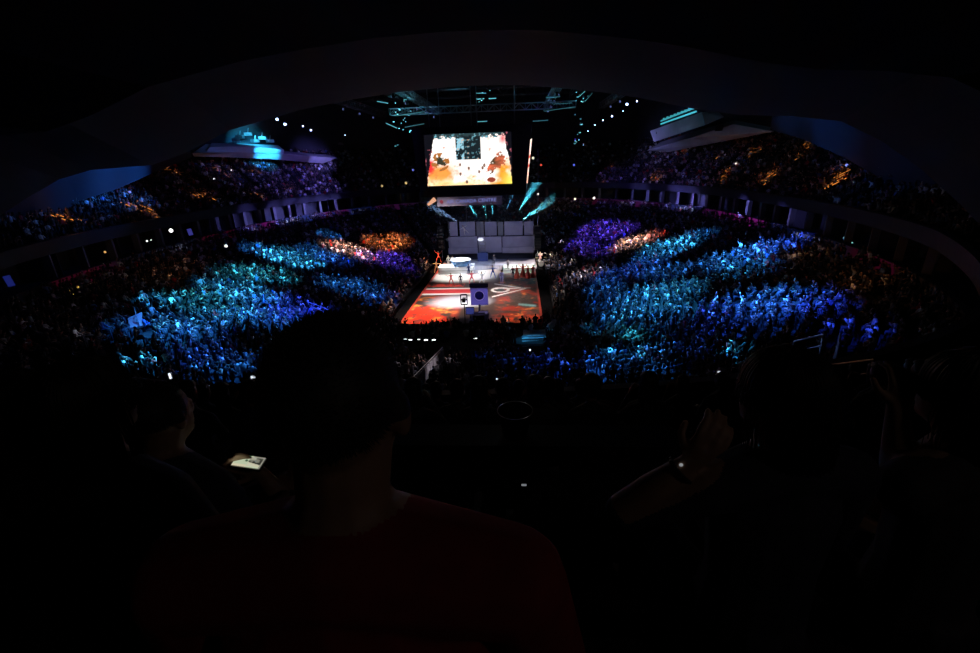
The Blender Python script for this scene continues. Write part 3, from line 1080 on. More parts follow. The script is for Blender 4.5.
# dark floor gap round the walkway beside the left block (picture of empty corner seats)
idx = np.where(ok)[0]
hid = (px[idx] > 262) & (px[idx] < 414) & (py[idx] > 330)
cand = idx[(isup[idx] == 0) & ~hid & (f[idx] < 60) & (py[idx] > 330) & (px[idx] > 100) & (px[idx] < 860) & (py[idx] < 397)]
cand = cand[np.argsort(f[cand])]
IND = list(cand[:215])
candu = idx[(near_up[idx]) & (px[idx] > -10) & (px[idx] < 990) & ~((px[idx] > 262) & (px[idx] < 414)) & (py[idx] < 520) & (f[idx] > 3.4)]
candu = candu[np.argsort(f[candu])]
INDU = list(candu[:70])
skip = set(IND) | set(INDU) | set(idx[near_up[idx]])
crowd_idx = np.array([i for i in idx if i not in skip])
VARS = [far_person(v) for v in range(12)]
allV, allF, allC = [], [], []
base = 0
loopsz = []
for v in range(12):
    sel = crowd_idx[(np.arange(len(crowd_idx)) * 7 + 3) % 12 == v]
    if len(sel) == 0:
        continue
    tv, tf, tm = VARS[v]
    N = len(sel)
    a = allp[sel, 3] + rng.normal(0, 0.25, N)
    sc = rng.uniform(0.92, 1.08, N)
    st = np.where(rng.random(N) < 0.12, 0.35, 0.0)          # some are on their feet
    loc = allp[sel, :3].copy()
    inw = np.stack([-np.sin(allp[sel, 3]), np.cos(allp[sel, 3])], 1)
    loc[:, :2] += rng.normal(0, 0.05, (N, 2))
    ca_, sa_ = np.cos(a)[:, None], np.sin(a)[:, None]
    x = tv[None, :, 0] * sc[:, None]
    y = tv[None, :, 1] * sc[:, None]
    z = tv[None, :, 2] * sc[:, None]
    z = z + st[:, None] * np.clip((tv[None, :, 2] - 0.2) / 0.3, 0, 1)
    W = np.stack([x * ca_ - y * sa_ + loc[:, 0:1], x * sa_ + y * ca_ + loc[:, 1:2], z + loc[:, 2:3]], 2)
    shirt = PC[rng.choice(len(PC), N, p=PW)] * rng.uniform(0.7, 1.2, (N, 1))
    skin = np.where(rng.random((N, 1)) < 0.7, np.array([[0.45, 0.28, 0.2]]), np.array([[0.16, 0.09, 0.06]])) * rng.uniform(0.8, 1.2, (N, 1))
    hair = np.where(rng.random((N, 1)) < 0.75, np.array([[0.02, 0.014, 0.01]]), np.where(rng.random((N, 1)) < 0.5, np.array([[0.3, 0.22, 0.14]]), np.array([[0.5, 0.5, 0.5]])))
    trs = np.array([[0.02, 0.022, 0.035]]) * rng.uniform(0.5, 2, (N, 1))
    four = np.stack([shirt, skin, hair, trs], 1)             # N,4,3
    fl = [np.array(q) for q in tf]
    nv = len(tv)
    # face arrays
    sizes = np.array([len(q) for q in tf])
    flat = np.concatenate(fl)
    FI = (flat[None, :] + (base + np.arange(N)[:, None] * nv)).ravel()
    allV.append(W.reshape(-1, 3))
    allF.append(FI)
    loopsz.append(np.tile(sizes, N))
    allC.append(four[:, tm, :].reshape(-1, 3))
    base += N * nv
Vv = np.concatenate(allV)
Li = np.concatenate(allF).astype(np.int32)
Sz = np.concatenate(loopsz).astype(np.int32)
Cc = np.concatenate(allC)
me = bpy.data.meshes.new('crowd')
me.vertices.add(len(Vv))
me.vertices.foreach_set('co', Vv.astype(np.float32).ravel())
me.loops.add(len(Li))
me.loops.foreach_set('vertex_index', Li)
me.polygons.add(len(Sz))
st_ = np.concatenate([[0], np.cumsum(Sz)[:-1]]).astype(np.int32)
me.polygons.foreach_set('loop_start', st_)
me.polygons.foreach_set('loop_total', Sz)
me.update(calc_edges=True)
cat_ = me.attributes.new('Col', 'FLOAT_COLOR', 'FACE')
cat_.data.foreach_set('color', np.concatenate([Cc, np.ones((len(Cc), 1))], 1).astype(np.float32).ravel())
me.materials.append(attr_mat('crowd_clothes', rough=0.6))
crowd = bpy.data.objects.new('crowd', me)
COL.objects.link(crowd)
tag(crowd, 'dense seated crowd filling the lower and upper stands all round the court', 'crowd', None, 'stuff')
print('crowd people', len(crowd_idx), 'verts', len(Vv), 'ind', len(IND), len(INDU))


# ------------------------------------------------------------------ people built as one continuous body
def skin_body(name, joints, bones, root, voxel=0.014, extra=None, subdiv=1):
    """grow a body round a skeleton, weld the head shapes on by remeshing: one continuous mesh"""
    body = MB()
    nu, nh = 12, 4

    def rr(k):
        r = joints[k][1]
        return (r, r) if not isinstance(r, tuple) else r
    for a_, b_ in bones:
        p0, p1 = Vector(joints[a_][0]), Vector(joints[b_][0])
        r0, r1 = rr(a_), rr(b_)
        d = p1 - p0
        L = d.length
        d = d.normalized() if L > 1e-6 else Vector((0, 0, 1))
        ux = Vector((1, 0, 0)) - d * d.x
        if ux.length < 0.3:
            ux = Vector((0, 1, 0)) - d * d.y
        ux.normalize()
        uy = d.cross(ux)
        secs = []
        for i in range(nh):
            t = PI / 2 * (1 - i / nh)
            m_ = (r0[0] + r0[1]) / 2
            secs.append((p0 - d * m_ * 0.9 * math.sin(t), max(0.02, math.cos(t)), r0))
        secs += [(p0, 1.0, r0), (p1, 1.0, r1)]
        for i in range(1, nh + 1):
            t = PI / 2 * i / nh
            m_ = (r1[0] + r1[1]) / 2
            secs.append((p1 + d * m_ * 0.9 * math.sin(t), max(0.02, math.cos(t)), r1))
        vs_, fs_ = [], []
        for c0_, k_, r_ in secs:
            for i in range(nu):
                t = 2 * PI * i / nu
                vs_.append(c0_ + ux * (r_[0] * k_ * math.cos(t)) + uy * (r_[1] * k_ * math.sin(t)))
        for j in range(len(secs) - 1):
            for i in range(nu):
                fs_.append((j * nu + i, j * nu + (i + 1) % nu, (j + 1) * nu + (i + 1) % nu, (j + 1) * nu + i))
        fs_ += [tuple(range(nu - 1, -1, -1)), tuple(range((len(secs) - 1) * nu, len(secs) * nu))]
        body.add(vs_, fs_)
    m1 = bpy.data.meshes.new(name + '_b')
    m1.from_pydata(body.v, [], body.f)
    bm = bmesh.new()
    bm.from_mesh(m1)
    if extra is not None:
        m2 = bpy.data.meshes.new('x')
        m2.from_pydata(extra.v, [], extra.f)
        bm.from_mesh(m2)
        bpy.data.meshes.remove(m2)
    m3 = bpy.data.meshes.new(name)
    bm.to_mesh(m3)
    bm.free()
    bpy.data.meshes.remove(m1)
    o = bpy.data.objects.new(name, m3)
    COL.objects.link(o)
    rm = o.modifiers.new('r', 'REMESH')
    rm.mode = 'VOXEL'
    rm.voxel_size = voxel
    rm.use_smooth_shade = True
    sm = o.modifiers.new('m', 'SMOOTH')
    sm.iterations = 4
    sm.factor = 0.5
    bpy.context.view_layer.update()
    dg = bpy.context.evaluated_depsgraph_get()
    m4_ = bpy.data.meshes.new_from_object(o.evaluated_get(dg))
    bpy.data.objects.remove(o)
    m4_.name = name
    return m4_


def head_shapes(hc, s=1.0, M=None):
    """skull, face, nose, brow, chin and ears; face looks along +Y of M"""
    M = M or Matrix.Identity(3)
    b = MB()
    def at(x, y, z):
        p = M @ Vector((x * s, y * s, z * s))
        return (hc[0] + p.x, hc[1] + p.y, hc[2] + p.z)
    def sc(*r):
        return tuple(k * s for k in r)
    b.ell(at(0, -0.012, 0.025), sc(0.077, 0.096, 0.092), 18, 12, M=M)
    b.ell(at(0, 0.02, -0.035), sc(0.062, 0.07, 0.085), 16, 10, M=M)
    b.ell(at(0, 0.06, -0.085), sc(0.03, 0.03, 0.026), 10, 8, M=M)
    b.ell(at(0, 0.092, -0.022), sc(0.014, 0.022, 0.028), 8, 8, M=M)
    b.ell(at(0, 0.075, 0.015), sc(0.05, 0.02, 0.014), 10, 6, M=M)
    b.ell(at(0, 0.082, -0.06), sc(0.026, 0.012, 0.012), 8, 6, M=M)
    for q in (-1, 1):
        b.ell(at(0.079 * q, -0.008, -0.01), sc(0.012, 0.02, 0.034), 8, 8, M=M)
        b.ell(at(0.028 * q, 0.08, -0.004), sc(0.013, 0.01, 0.008), 8, 6, M=M)
    return b


def seated(pose, s=1.0):
    """joints of a seated figure facing +Y with the feet at z=0"""
    J = {'pel': ((0, -0.04, 0.5), (0.15, 0.12)), 'wai': ((0, -0.06, 0.68), (0.14, 0.1)), 'che': ((0, -0.05, 0.88), (0.165, 0.11)), 'col': ((0, -0.04, 1.0), (0.09, 0.075)), 'nek': ((0, -0.02, 1.08), 0.055), 'hed': ((0, 0.0, 1.16), 0.06)}
    B = [('pel', 'wai'), ('wai', 'che'), ('che', 'col'), ('col', 'nek'), ('nek', 'hed')]
    for q, n in ((-1, 'L'), (1, 'R')):
        J['hip' + n] = ((0.09 * q, 0.02, 0.5), 0.095)
        J['kne' + n] = ((0.11 * q, 0.42, 0.52), 0.062)
        J['ank' + n] = ((0.11 * q, 0.4, 0.08), 0.042)
        J['toe' + n] = ((0.12 * q, 0.54, 0.035), 0.035)
        J['sho' + n] = ((0.185 * q, -0.05, 0.96), 0.062)
        el, wr, ha = pose(q)
        J['elb' + n] = (el, 0.045)
        J['wri' + n] = (wr, 0.03)
        J['han' + n] = (ha, (0.04, 0.025))
        B += [('pel', 'hip' + n), ('hip' + n, 'kne' + n), ('kne' + n, 'ank' + n), ('ank' + n, 'toe' + n), ('col', 'sho' + n), ('sho' + n, 'elb' + n), ('elb' + n, 'wri' + n), ('wri' + n, 'han' + n)]
    return J, B


POSES = {
    'hands resting on lap': lambda q: ((0.25 * q, 0.02, 0.7), (0.14 * q, 0.24, 0.62), (0.1 * q, 0.32, 0.62)),
    'hands clapping': lambda q: ((0.26 * q, 0.1, 0.78), (0.08 * q, 0.28, 0.98), (0.03 * q, 0.31, 1.06)),
    'one arm raised': lambda q: (((0.3, 0.02, 1.12), (0.28, 0.08, 1.36), (0.27, 0.1, 1.45)) if q > 0 else ((-0.25, 0.02, 0.7), (-0.14, 0.24, 0.62), (-0.1, 0.32, 0.62))),
    'phone held up': lambda q: ((0.23 * q, 0.18, 0.84), (0.1 * q, 0.36, 1.05), (0.06 * q, 0.38, 1.12)),
}


def paint_body(me, mats, fn):
    me.materials.clear()
    for m in mats:
        me.materials.append(m)
    nf = len(me.polygons)
    ctrs = np.zeros(nf * 3, np.float32)
    me.polygons.foreach_get('center', ctrs)
    ctrs = ctrs.reshape(-1, 3)
    me.polygons.foreach_set('material_index', np.array([fn(p) for p in ctrs], np.int32))


def hair_cap(name, hc, s=1.0, long=False):
    b = MB()
    vs, fs = [], []
    nu, nv = 18, 9
    for i in range(nv + 1):
        for k in range(nu):
            t = 2 * PI * k / nu
            low_ = -0.02 if math.sin(t) > 0.2 else (-0.075 if not long else -0.2)
            if math.sin(t) > 0.2:
                low_ = 0.055
            a = i / nv
            ph = PI / 2 - a * PI / 2
            r = 1.0
            x = 0.086 * math.cos(ph) * math.cos(t)
            y = -0.012 + 0.105 * math.cos(ph) * math.sin(t)
            z = 0.035 + 0.095 * math.sin(ph)
            if a > 0.7:
                z += (low_ - 0.035) * (a - 0.7) / 0.3
            j = 1 + 0.04 * math.sin(k * 5.1 + i * 2.3)
            if a > 0.7:
                j *= 1 - (0.3 if not long else 0.12) * ((a - 0.7) / 0.3) ** 1.5
            vs.append((hc[0] + x * s * j, hc[1] + y * s * j, hc[2] + z * s))
    for i in range(nv):
        for k in range(nu):
            fs.append((i * nu + k, i * nu + (k + 1) % nu, (i + 1) * nu + (k + 1) % nu, (i + 1) * nu + k))
    return mk(name, vs, fs, HAIRM, None, None, True)


PROTO = []
for pi_, (pn, pose) in enumerate(POSES.items()):
    J, B = seated(pose)
    hc = (0, 0.015, 1.215)
    me = skin_body('spectator', J, B, 'pel', 0.03, head_shapes(hc, 1.05))
    def fn(p):
        if p[2] > 1.09 and abs(p[0]) < 0.12:
            return 0
        if p[2] > 0.62 or (p[1] < 0.05 and p[2] > 0.52):
            if (p[1] > 0.27) or (p[2] > 1.3):
                return 0
            return 1
        return 2
    paint_body(me, [SKIN if pi_ % 3 else SKIN2, CLOTH, TROUS], fn)
    hr = hair_cap('hair', hc, 1.08, pi_ % 2 == 1)
    hr.parent = None
    PROTO.append((pn, me, hr.data))
    bpy.data.objects.remove(hr)


def spectator(loc, rz, label, group, colr, variant):
    pn, me, hm = PROTO[variant]
    o = bpy.data.objects.new('spectator', me)
    COL.objects.link(o)
    o.location = tuple(map(float, loc))
    o.rotation_euler = (0, 0, rz)
    o.color = (*colr, 1)
    h = bpy.data.objects.new('hair', hm)
    COL.objects.link(h)
    h.parent = o
    tag(o, label, 'person', group)
    return o


for i in IND:
    ci = int(rng.choice(len(PC), p=PW))
    v = int(rng.choice(4, p=[0.45, 0.25, 0.1, 0.2]))
    x, y, z = allp[i, :3]
    zone = 'at the left' if px[i] < 262 else ('below the court' if px[i] < 545 else 'at the right')
    if py[i] > 366:
        zone = 'nearest ' + zone
    lab = 'spectator in %s top, %s, lower rows %s' % (CNAME[ci], list(POSES)[v], zone)
    spectator((x, y, z), allp[i, 3] + rng.normal(0, 0.15), lab, '%s tops, %s, %s' % (CNAME[ci], list(POSES)[v], zone), PC[ci] * rng.uniform(0.85, 1.1), v)
for i in INDU:
    ci = int(rng.choice([0, 0, 0, 1, 2]))
    v = int(rng.choice(4, p=[0.7, 0.15, 0.0, 0.15]))
    zone = 'at left' if px[i] < 262 else ('in the middle' if px[i] < 620 else 'at right')
    lab = 'unlit spectator in %s top, %s, dark rows ahead %s' % (CNAME[ci], list(POSES)[v], zone)
    spectator(allp[i, :3], allp[i, 3] + rng.normal(0, 0.1), lab, 'unlit %s tops, %s, %s' % (CNAME[ci], list(POSES)[v], zone), PC[ci], v)

# ------------------------------------------------------------------ scoreboard
SB = np.array([-0.2, 61.0, 12.9])
e = empty('scoreboard', SB, 'huge black video scoreboard hung over the court with a bright fiery picture', 'scoreboard')


def rel(p):
    return np.asarray(p, float) - SB


b = MB()
lo = [(-6.4, 56.15, 12.75), (6.25, 56.15, 12.75), (6.6, 66.5, 12.75), (-6.4, 66.5, 12.75)]
hi = [(-6.9, 55.95, 20.5), (7.0, 55.95, 20.5), (7.3, 66.8, 20.5), (-6.9, 66.8, 20.5)]
b.add([rel(p) for p in lo + hi], [(3, 2, 1, 0), (4, 5, 6, 7), (0, 1, 5, 4), (1, 2, 6, 5), (2, 3, 7, 6), (3, 0, 4, 7)])
b.build('housing', BLACK, e)
b = MB()
for x0, x1, y0, y1, z0, z1 in ((-5.75, 4.95, 55.9, 56.05, 13.75, 14.0), (-5.75, 4.95, 55.9, 56.05, 19.75, 20.0), (-5.75, -5.5, 55.9, 56.05, 13.75, 20.0), (4.72, 4.97, 55.9, 56.05, 13.75, 20.0)):
    b.box(rel(((x0 + x1) / 2, (y0 + y1) / 2, (z0 + z1) / 2)), (x1 - x0, y1 - y0, z1 - z0))
b.build('bezel', BLACK, e)
# main screen
SXN, SYN = 150, 90
sx = np.linspace(0, 1, SXN)
sy = np.linspace(0, 1, SYN)
U, Vg = np.meshgrid(sx, sy)
u, v = U.ravel(), Vg.ravel()
Vs = np.stack([-5.45 + 10.12 * u, 55.86 + 0 * u, 14.05 + 5.65 * v], 1)
n1, n2, n3 = fbm(u * 9, v * 6, 21), fbm(u * 18, v * 12, 22), fbm(u * 36, v * 24, 23)
colr = np.ones((len(u), 3)) * np.array([1.5, 1.42, 1.35])
# narrowing to the top: black outside the slanted sides
le = 0.0 + 0.12 * v ** 1.1 + 0.03 * (n2 - 0.5)
re = 1.0 - 0.09 * v ** 1.6 + 0.04 * (n2 - 0.5)
# orange lower left
d = np.clip(1 - np.hypot((u - 0.14) / 0.28, (v - 0.24) / 0.3), 0, 1)
k = np.clip(d * 1.6 + (n2 - .5), 0, 1)[:, None]
colr = colr * (1 - k) + np.array([1.3, 0.42, 0.08]) * k
k = np.clip((0.16 - v) * 5 + (n1 - .5) * 1.5, 0, .8)[:, None]
colr = colr * (1 - k) + np.array([1.4, 0.9, 0.3]) * k
# red left edge
d = np.clip(1 - np.hypot((u - 0.035) / 0.09, (v - 0.4) / 0.2), 0, 1)
k = np.clip(d * 2 + (n3 - .5), 0, 1)[:, None]
colr = colr * (1 - k) + np.array([1.1, 0.05, 0.05]) * k
# dark figures left
d = np.clip(1 - np.hypot((u - 0.17) / 0.12, (v - 0.47) / 0.2), 0, 1)
m = (d > 0.1) & (n3 + 0.5 * d > 0.72)
colr[m] = np.array([0.05, 0.05, 0.03])
m = (d > 0.1) & (n2 > 0.52)
colr[m] = np.array([0.5, 0.18, 0.04])
# right: orange sweep
k = np.clip((u - 0.7 - 0.05 * np.sin(v * 6)) * 8, 0, 1) * np.clip((0.55 - v) * 5, 0, 1)
k = (k * np.clip(0.7 + (n1 - .4) * 2, 0, 1))[:, None]
colr = colr * (1 - k) + np.array([1.1, 0.42, 0.03]) * k
k = (np.clip((u - 0.86) * 9, 0, 1) * np.clip((0.3 - v) * 5, 0, 1))[:, None]
colr = colr * (1 - k) + np.array([1.2, 0.95, 0.15]) * k
d = np.clip(1 - np.abs((v - 0.28 - 1.15 * (u - 0.7))) / 0.22, 0, 1) * np.clip((u - 0.66) * 9, 0, 1) * np.clip((0.97 - u) * 9, 0, 1)
m = (d + 0.9 * (n3 - 0.5) + 0.5 * (n2 - .5) > 0.42)
colr[m] = np.array([0.1, 0.06, 0.03]) + np.outer(np.clip(n1[m] - 0.4, 0, 1) * 3, np.array([0.8, 0.12, 0.05]))
m = (np.hypot((u - 0.76) / 0.05, (v - 0.09) / 0.05) < 1)
colr[m] = np.array([0.35, 0.06, 0.03])
# red right top edge
k = np.clip(1 - np.hypot((u - 0.9) / 0.06, (v - 0.88) / 0.16), 0, 1)[:, None]
colr = colr * (1 - k) + np.array([1.6, 0.1, 0.12]) * k
# central black block with cyan specks
blk = (u > 0.36 + 0.02 * (n2 - .5)) & (u < 0.645) & (v > 0.5)
colr[blk] = np.array([0.012, 0.02, 0.025])
m = blk & (n3 > 0.6)
colr[m] = np.array([0.1, 0.25, 0.3])
m = (u > 0.36) & (u < 0.45) & (v > 0.5) & (v < 0.92) & (n3 + n2 > 1.0)
colr[m] = np.array([0.35, 0.7, 0.85])
m = blk & (n3 > 0.72)
colr[m] = np.array([0.8, 0.5, 0.35])
# ragged top edge
m = (v > 0.9) & (n3 + (v - 0.9) * 4 > 0.62)
colr[m] = np.array([0.03, 0.06, 0.07])
m = (v > 0.9) & (n3 > 0.66)
colr[m] = np.array([0.2, 0.5, 0.6])
# little dark figures on the white
for a, bb in ((0.4, 0.4), (0.5, 0.33), (0.62, 0.25), (0.4, 0.22), (0.68, 0.38), (0.47, 0.06), (0.66, 0.33)):
    m = np.hypot((u - a) / 0.014, (v - bb) / 0.035) + (n3 - .5) < 1
    colr[m] = np.array([0.25, 0.14, 0.1])
m = (u < le) | (u > re)
colr[m] = np.array([0.006, 0.006, 0.01])
m2 = m & (n3 > 0.68) & (v > 0.3) & (u > le - 0.06) & (u < re + 0.05)
colr[m2] = np.array([0.5, 0.12, 0.16])
ii = (np.arange(SYN - 1)[:, None] * SXN + np.arange(SXN - 1)[None, :]).ravel()
scr = mk('screen', [rel(p) for p in Vs], np.stack([ii, ii + 1, ii + SXN + 1, ii + SXN], 1).tolist(), attr_mat('video_screen', rough=0.3, emit=1.0, base=False), e)
scr['label'] = 'bright video picture in white and orange with a dark block'
ca = scr.data.color_attributes.new('Col', 'FLOAT_COLOR', 'POINT')
ca.data.foreach_set('color', np.concatenate([colr, np.ones((len(u), 1))], 1).astype(np.float32).ravel())
# the sliver of the next screen round the right corner
ys_ = np.linspace(0, 1, 30)
vs, cl = [], []
for t in ys_:
    for s in (0, 1):
        a, bq = ony(524.5 + 5.0 * t, 184 - 44 * t, 56.4), ony(527.6 + 4.4 * t, 183 - 44.5 * t, 57.6)
        vs.append(rel(a if s == 0 else bq))
        q = fbm(np.array([t * 9.0]), np.array([s * 2.0]), 31)[0]
        cl.append((1.6, 1.2, 1.0, 1) if (q > 0.5 and t > 0.15) or t > .75 else ((0.9, 0.1, 0.06, 1) if t > .3 else (1.5, .8, .5, 1)))
o = mk('side_screen', vs, [(2 * k, 2 * k + 1, 2 * k + 3, 2 * k + 2) for k in range(29)], MATS['video_screen'], e)
ca = o.data.color_attributes.new('Col', 'FLOAT_COLOR', 'POINT')
ca.data.foreach_set('color', np.array(cl, np.float32).ravel())
b = MB()
for x in (-5, 0, 5):
    for y in (57.5, 65.5):
        b.bar(rel((x, y, 20.4)), rel((x, y, 28.5)), 0.06)
b.build('hanging_cable', STEEL, e)
b = MB()
P0, P1 = ony(437, 197.5, 55.7), ony(502, 196, 55.7)
P2, P3 = ony(502, 204.5, 55.7), ony(437, 206.5, 55.7)
back = np.array([0, 0.5, 0])
b.add([rel(p) for p in (P0, P1, P2, P3)] + [rel(p + back) for p in (P0, P1, P2, P3)], [(3, 2, 1, 0), (4, 5, 6, 7), (0, 1, 5, 4), (1, 2, 6, 5), (2, 3, 7, 6), (3, 0, 4, 7)])
sg = b.build('lower_sign', mat('sign_board', (0.3, 0.26, 0.36), 0.7, 0, (0.35, 0.27, 0.42), 0.035), e)
tx = text_obj('lettering', 'AIR CANADA CENTRE', rel((P0 + P2) / 2 + np.array([0.25, -0.1, 0.0])), 0, 0.6, emis('sign_text', (0.35, 0.38, 0.95), 0.55), sg)
tx.rotation_euler = (PI / 2, -0.02, 0)
b = MB(); M = Matrix.Rotation(PI / 2, 3, 'X')
b.lathe([(0.22, -0.02), (0.22, 0.02)], rel((P0 + P3) / 2 + np.array([0.55, -0.04, 0])), 14, M=M)
b.build('emblem', emis('sign_red', (0.7, 0.05, 0.12), 0.3), sg)
b = MB(); b.bar(rel(ony(428, 205, 56)), rel(ony(435, 199, 56)), 0.16, 6, r2=0.28); b.build('corner_lamp', emis('corner_lamp', (1.0, 0.5, 0.3), 0.8), e)

# ------------------------------------------------------------------ stage
st = empty('stage', (0, 72, 0), 'low pale stage at the far end of the court', 'stage')
b = MB(); b.box((0.3, 2.15, 0.35), (15.5, 4.9, 0.7)); b.build('deck', mat('stage_deck', (0.3, 0.31, 0.36), 0.5, noise=0.2, nscale=1.5), st)
b = MB()
for k in range(16):
    b.box((-7.3 + k * 1.0, -0.31, 0.33), (0.94, 0.05, 0.6))
b.build('front_panel', mat('stage_front', (0.55, 0.55, 0.6), 0.6), st)
# white risers
r0 = onz(437, 282, 0.75)
e = empty('riser', (-4.2, 70.3, 0.0), 'white glowing riser box at left of the stage front', 'riser')
b = MB(); b.box((-0.4, 0, 0.55), (5.6, 2.6, 1.1)); b.build('box', mat('white_riser', (0.85, 0.85, 0.85), 0.5), e)
b = MB(); b.box((-0.4, -1.32, 0.55), (5.7, 0.04, 0.08)); b.build('trim', STEEL, e)
e = empty('riser', (5.4, 70.4, 0.0), 'pale green white riser box at right of the stage front', 'riser')
b = MB(); b.box((0, 0, 0.4), (5.0, 2.4, 0.8)); b.build('box', mat('pale_riser', (0.6, 0.72, 0.62), 0.5), e)
b = MB(); b.box((0, -1.22, 0.4), (5.1, 0.04, 0.08)); b.build('trim', STEEL, e)
# round blue-white piano/desk on the left riser
pz = onz(455, 272, 1.7)
e = empty('round_desk', (pz[0], 70.3, 1.1), 'round cyan white musician desk on the left riser', 'desk')
b = MB(); b.lathe([(1.2, 0), (1.45, 0.5), (1.5, 0.9)], n=24); b.build('body', mat('desk_blue', (0.1, 0.25, 0.5), 0.4), e)
b = MB(); b.lathe([(1.6, 0.9), (1.6, 1.0), (1.2, 1.05)], n=24); b.build('top', mat('desk_white', (0.8, 0.85, 0.9), 0.4), e)

# backdrop: two storeys of grey panels
BY = 77.4
bd = empty('backdrop', (0.5, BY, 0), 'two storey grey panel backdrop behind the stage', 'backdrop')
PAN = mat('backdrop_panel', (0.33, 0.33, 0.48), 0.75, noise=0.12, nscale=0.8)
PAN2 = mat('backdrop_panel_pale', (0.44, 0.44, 0.58), 0.75, noise=0.1, nscale=0.8)


def bpanel(x0, y0, x1, y1, m, name='panel', dy=0.0, th=0.25):
    a, c_ = ony(x0, y0, BY + dy), ony(x1, y1, BY + dy)
    z0, z1 = min(a[2], c_[2]), max(a[2], c_[2])
    b = MB()
    b.box(((a[0] + c_[0]) / 2 - 0.5, dy + th / 2, (z0 + z1) / 2), (abs(c_[0] - a[0]) - 0.06, th, z1 - z0))
    return b.build(name, m, bd)


bpanel(449, 222, 458, 236, PAN)
bpanel(459, 222, 475.5, 236, PAN)
bpanel(476, 222, 484, 236, mat('backdrop_panel_dark', (0.2, 0.22, 0.27), 0.8))
bpanel(484.5, 222, 497, 235.5, PAN)
bpanel(497.5, 222, 503.5, 235.5, MATS['backdrop_panel_dark'])
bpanel(504, 221.5, 523, 235, PAN)
bpanel(524, 221.5, 533.5, 235, PAN)
bpanel(448, 237, 478, 253, PAN, dy=-0.3)
bpanel(478, 237, 502, 252.5, PAN2, dy=-0.5)
bpanel(502, 236.5, 534.5, 252.5, PAN, dy=-0.3)
bpanel(448, 248.5, 478, 253.5, PAN2, 'ledge', dy=-0.5)
bpanel(502, 247.5, 533, 252.5, PAN2, 'ledge', dy=-0.5)
bpanel(449, 254, 533, 268, mat('backdrop_base', (0.06, 0.07, 0.1), 0.7), 'base_wall', dy=-0.1)
b = MB()
for px_ in (449, 475, 490, 505, 533):
    p = ony(px_, 236, BY + 0.6)
    b.bar((p[0] - 0.5, 0.6, 0), (p[0] - 0.5, 0.6, 7.2), 0.08)
b.build('support', STEEL, bd)
# dark speaker columns beside the backdrop
for x0, x1, nm in ((534.5, 541, 'right'), (437, 445, 'left')):
    a, c_ = ony(x0, 226, 76.5), ony(x1, 250, 76.5)
    e = empty('line_array', ((a[0] + c_[0]) / 2, 76.5, c_[2]), 'black column of loudspeakers standing %s of the stage backdrop' % nm, 'loudspeaker')
    H_ = a[2] - c_[2]
    for k in range(8):
        b = MB(); b.box((0, 0.1 * abs(k - 3), H_ * (k + 0.5) / 8), (abs(c_[0] - a[0]), 0.9, H_ / 8 * 0.9), 0.0); b.build('cabinet', BLACK, e)
    b = MB(); b.bar((0, 0.2, H_), (0, 0.2, H_ + 12), 0.05); b.bar((0, 0.2, -c_[2]), (0, .2, 0), 0.08); b.build('rigging_cable', STEEL, e)

# haze over the stage with real lamps shining up into it
hz = MB(); hz.box((0.5, 79.9, 9.8), (22, 3.4, 6.2))
hm = bpy.data.materials.new('thin_haze')
hm.use_nodes = True
nt = hm.node_tree
nt.nodes.remove(nt.nodes['Principled BSDF'])
vsn = nt.nodes.new('ShaderNodeVolumeScatter')
vsn.inputs['Density'].default_value = 0.02
vsn.inputs['Color'].default_value = (0.9, 0.95, 1, 1)
nt.links.new(vsn.outputs[0], nt.nodes['Material Output'].inputs['Volume'])
o = hz.build('haze', hm)
tag(o, 'thin theatrical haze hanging above the stage backdrop', 'haze', None, 'stuff')
for x0, y0, x1, y1, st_, deg, colr in ((479, 221, 470, 206, 1.0, 12, (0.12, 0.75, 0.95)), (487, 219, 484, 206, 0.8, 14, (0.12, 0.75, 0.95)), (493, 219, 492, 203, 0.35, 14, (0.12, 0.7, 0.95)), (518, 212, 528, 196, 1.3, 18, (0.1, 0.7, 0.9)), (521, 221, 540, 208, 1.8, 16, (0.12, 0.75, 0.9)), (506, 212, 511, 198, .4, 14, (.1, .4, .8)),
                                          (548, 208, 556, 228, 0.5, 10, (0.6, 0.75, 1.0)), (459, 222, 441, 212, .5, 16, (0.3, 0.5, 0.9))):
    p, q = ony(x0, y0, 79.4), ony(x1, y1, 78.5 if x1 == 540 else 80.0)
    o = spot('beam_lamp', p, q, deg, 60000 * st_, colr, 0.6, 0.08)
    lamp(p - np.array([0, 0, 0.7]), 'beam lamp on top of the stage backdrop shining into the haze', 'beam lamps on top of the stage backdrop', None, q, 0.7)

# stage lighting (front wash, court wash)
def area_spot(src, T, r, st, colr, blend=0.8):
    src, T = np.array(src, float), np.array(T, float)
    d = np.linalg.norm(T - src)
    spot('stage_wash', src, T, math.degrees(2 * math.atan(r / d)), PK * st * 4 * PI * PI * d * d, colr, blend, 0.3)


area_spot((-6, 46, 24), (-2, 56, 0), 9, 0.72, (1.0, 0.92, 0.88))
area_spot((5, 46, 24), (4, 53, 0), 8, 0.42, (1.0, 0.82, 0.7))
area_spot((-12, 50, 24), (-6, 50, 0), 5, 0.95, (1.0, 0.72, 0.55))
area_spot((-18, 66, 24), (-4, 68, 0.5), 5, 1.1, (0.95, 0.97, 1.0))
area_spot((18, 64, 24), (5, 71.0, 0.8), 4, 1.4, (1.0, 0.85, 0.8))
area_spot((16, 60, 24), (0, 70, 0.6), 6, 0.5, (0.62, 0.7, 1.0))
area_spot((-14, 74, 24), (-3.6, 70.3, 0.8), 3.2, 1.2, (0.8, 0.9, 1.0))
area_spot((-20, 62, 24), (-2, 77, 5), 7.5, 0.055, (0.5, 0.53, 1.0))
area_spot((20, 62, 24), (3, 77, 6), 7.5, 0.055, (0.48, 0.5, 1.0))
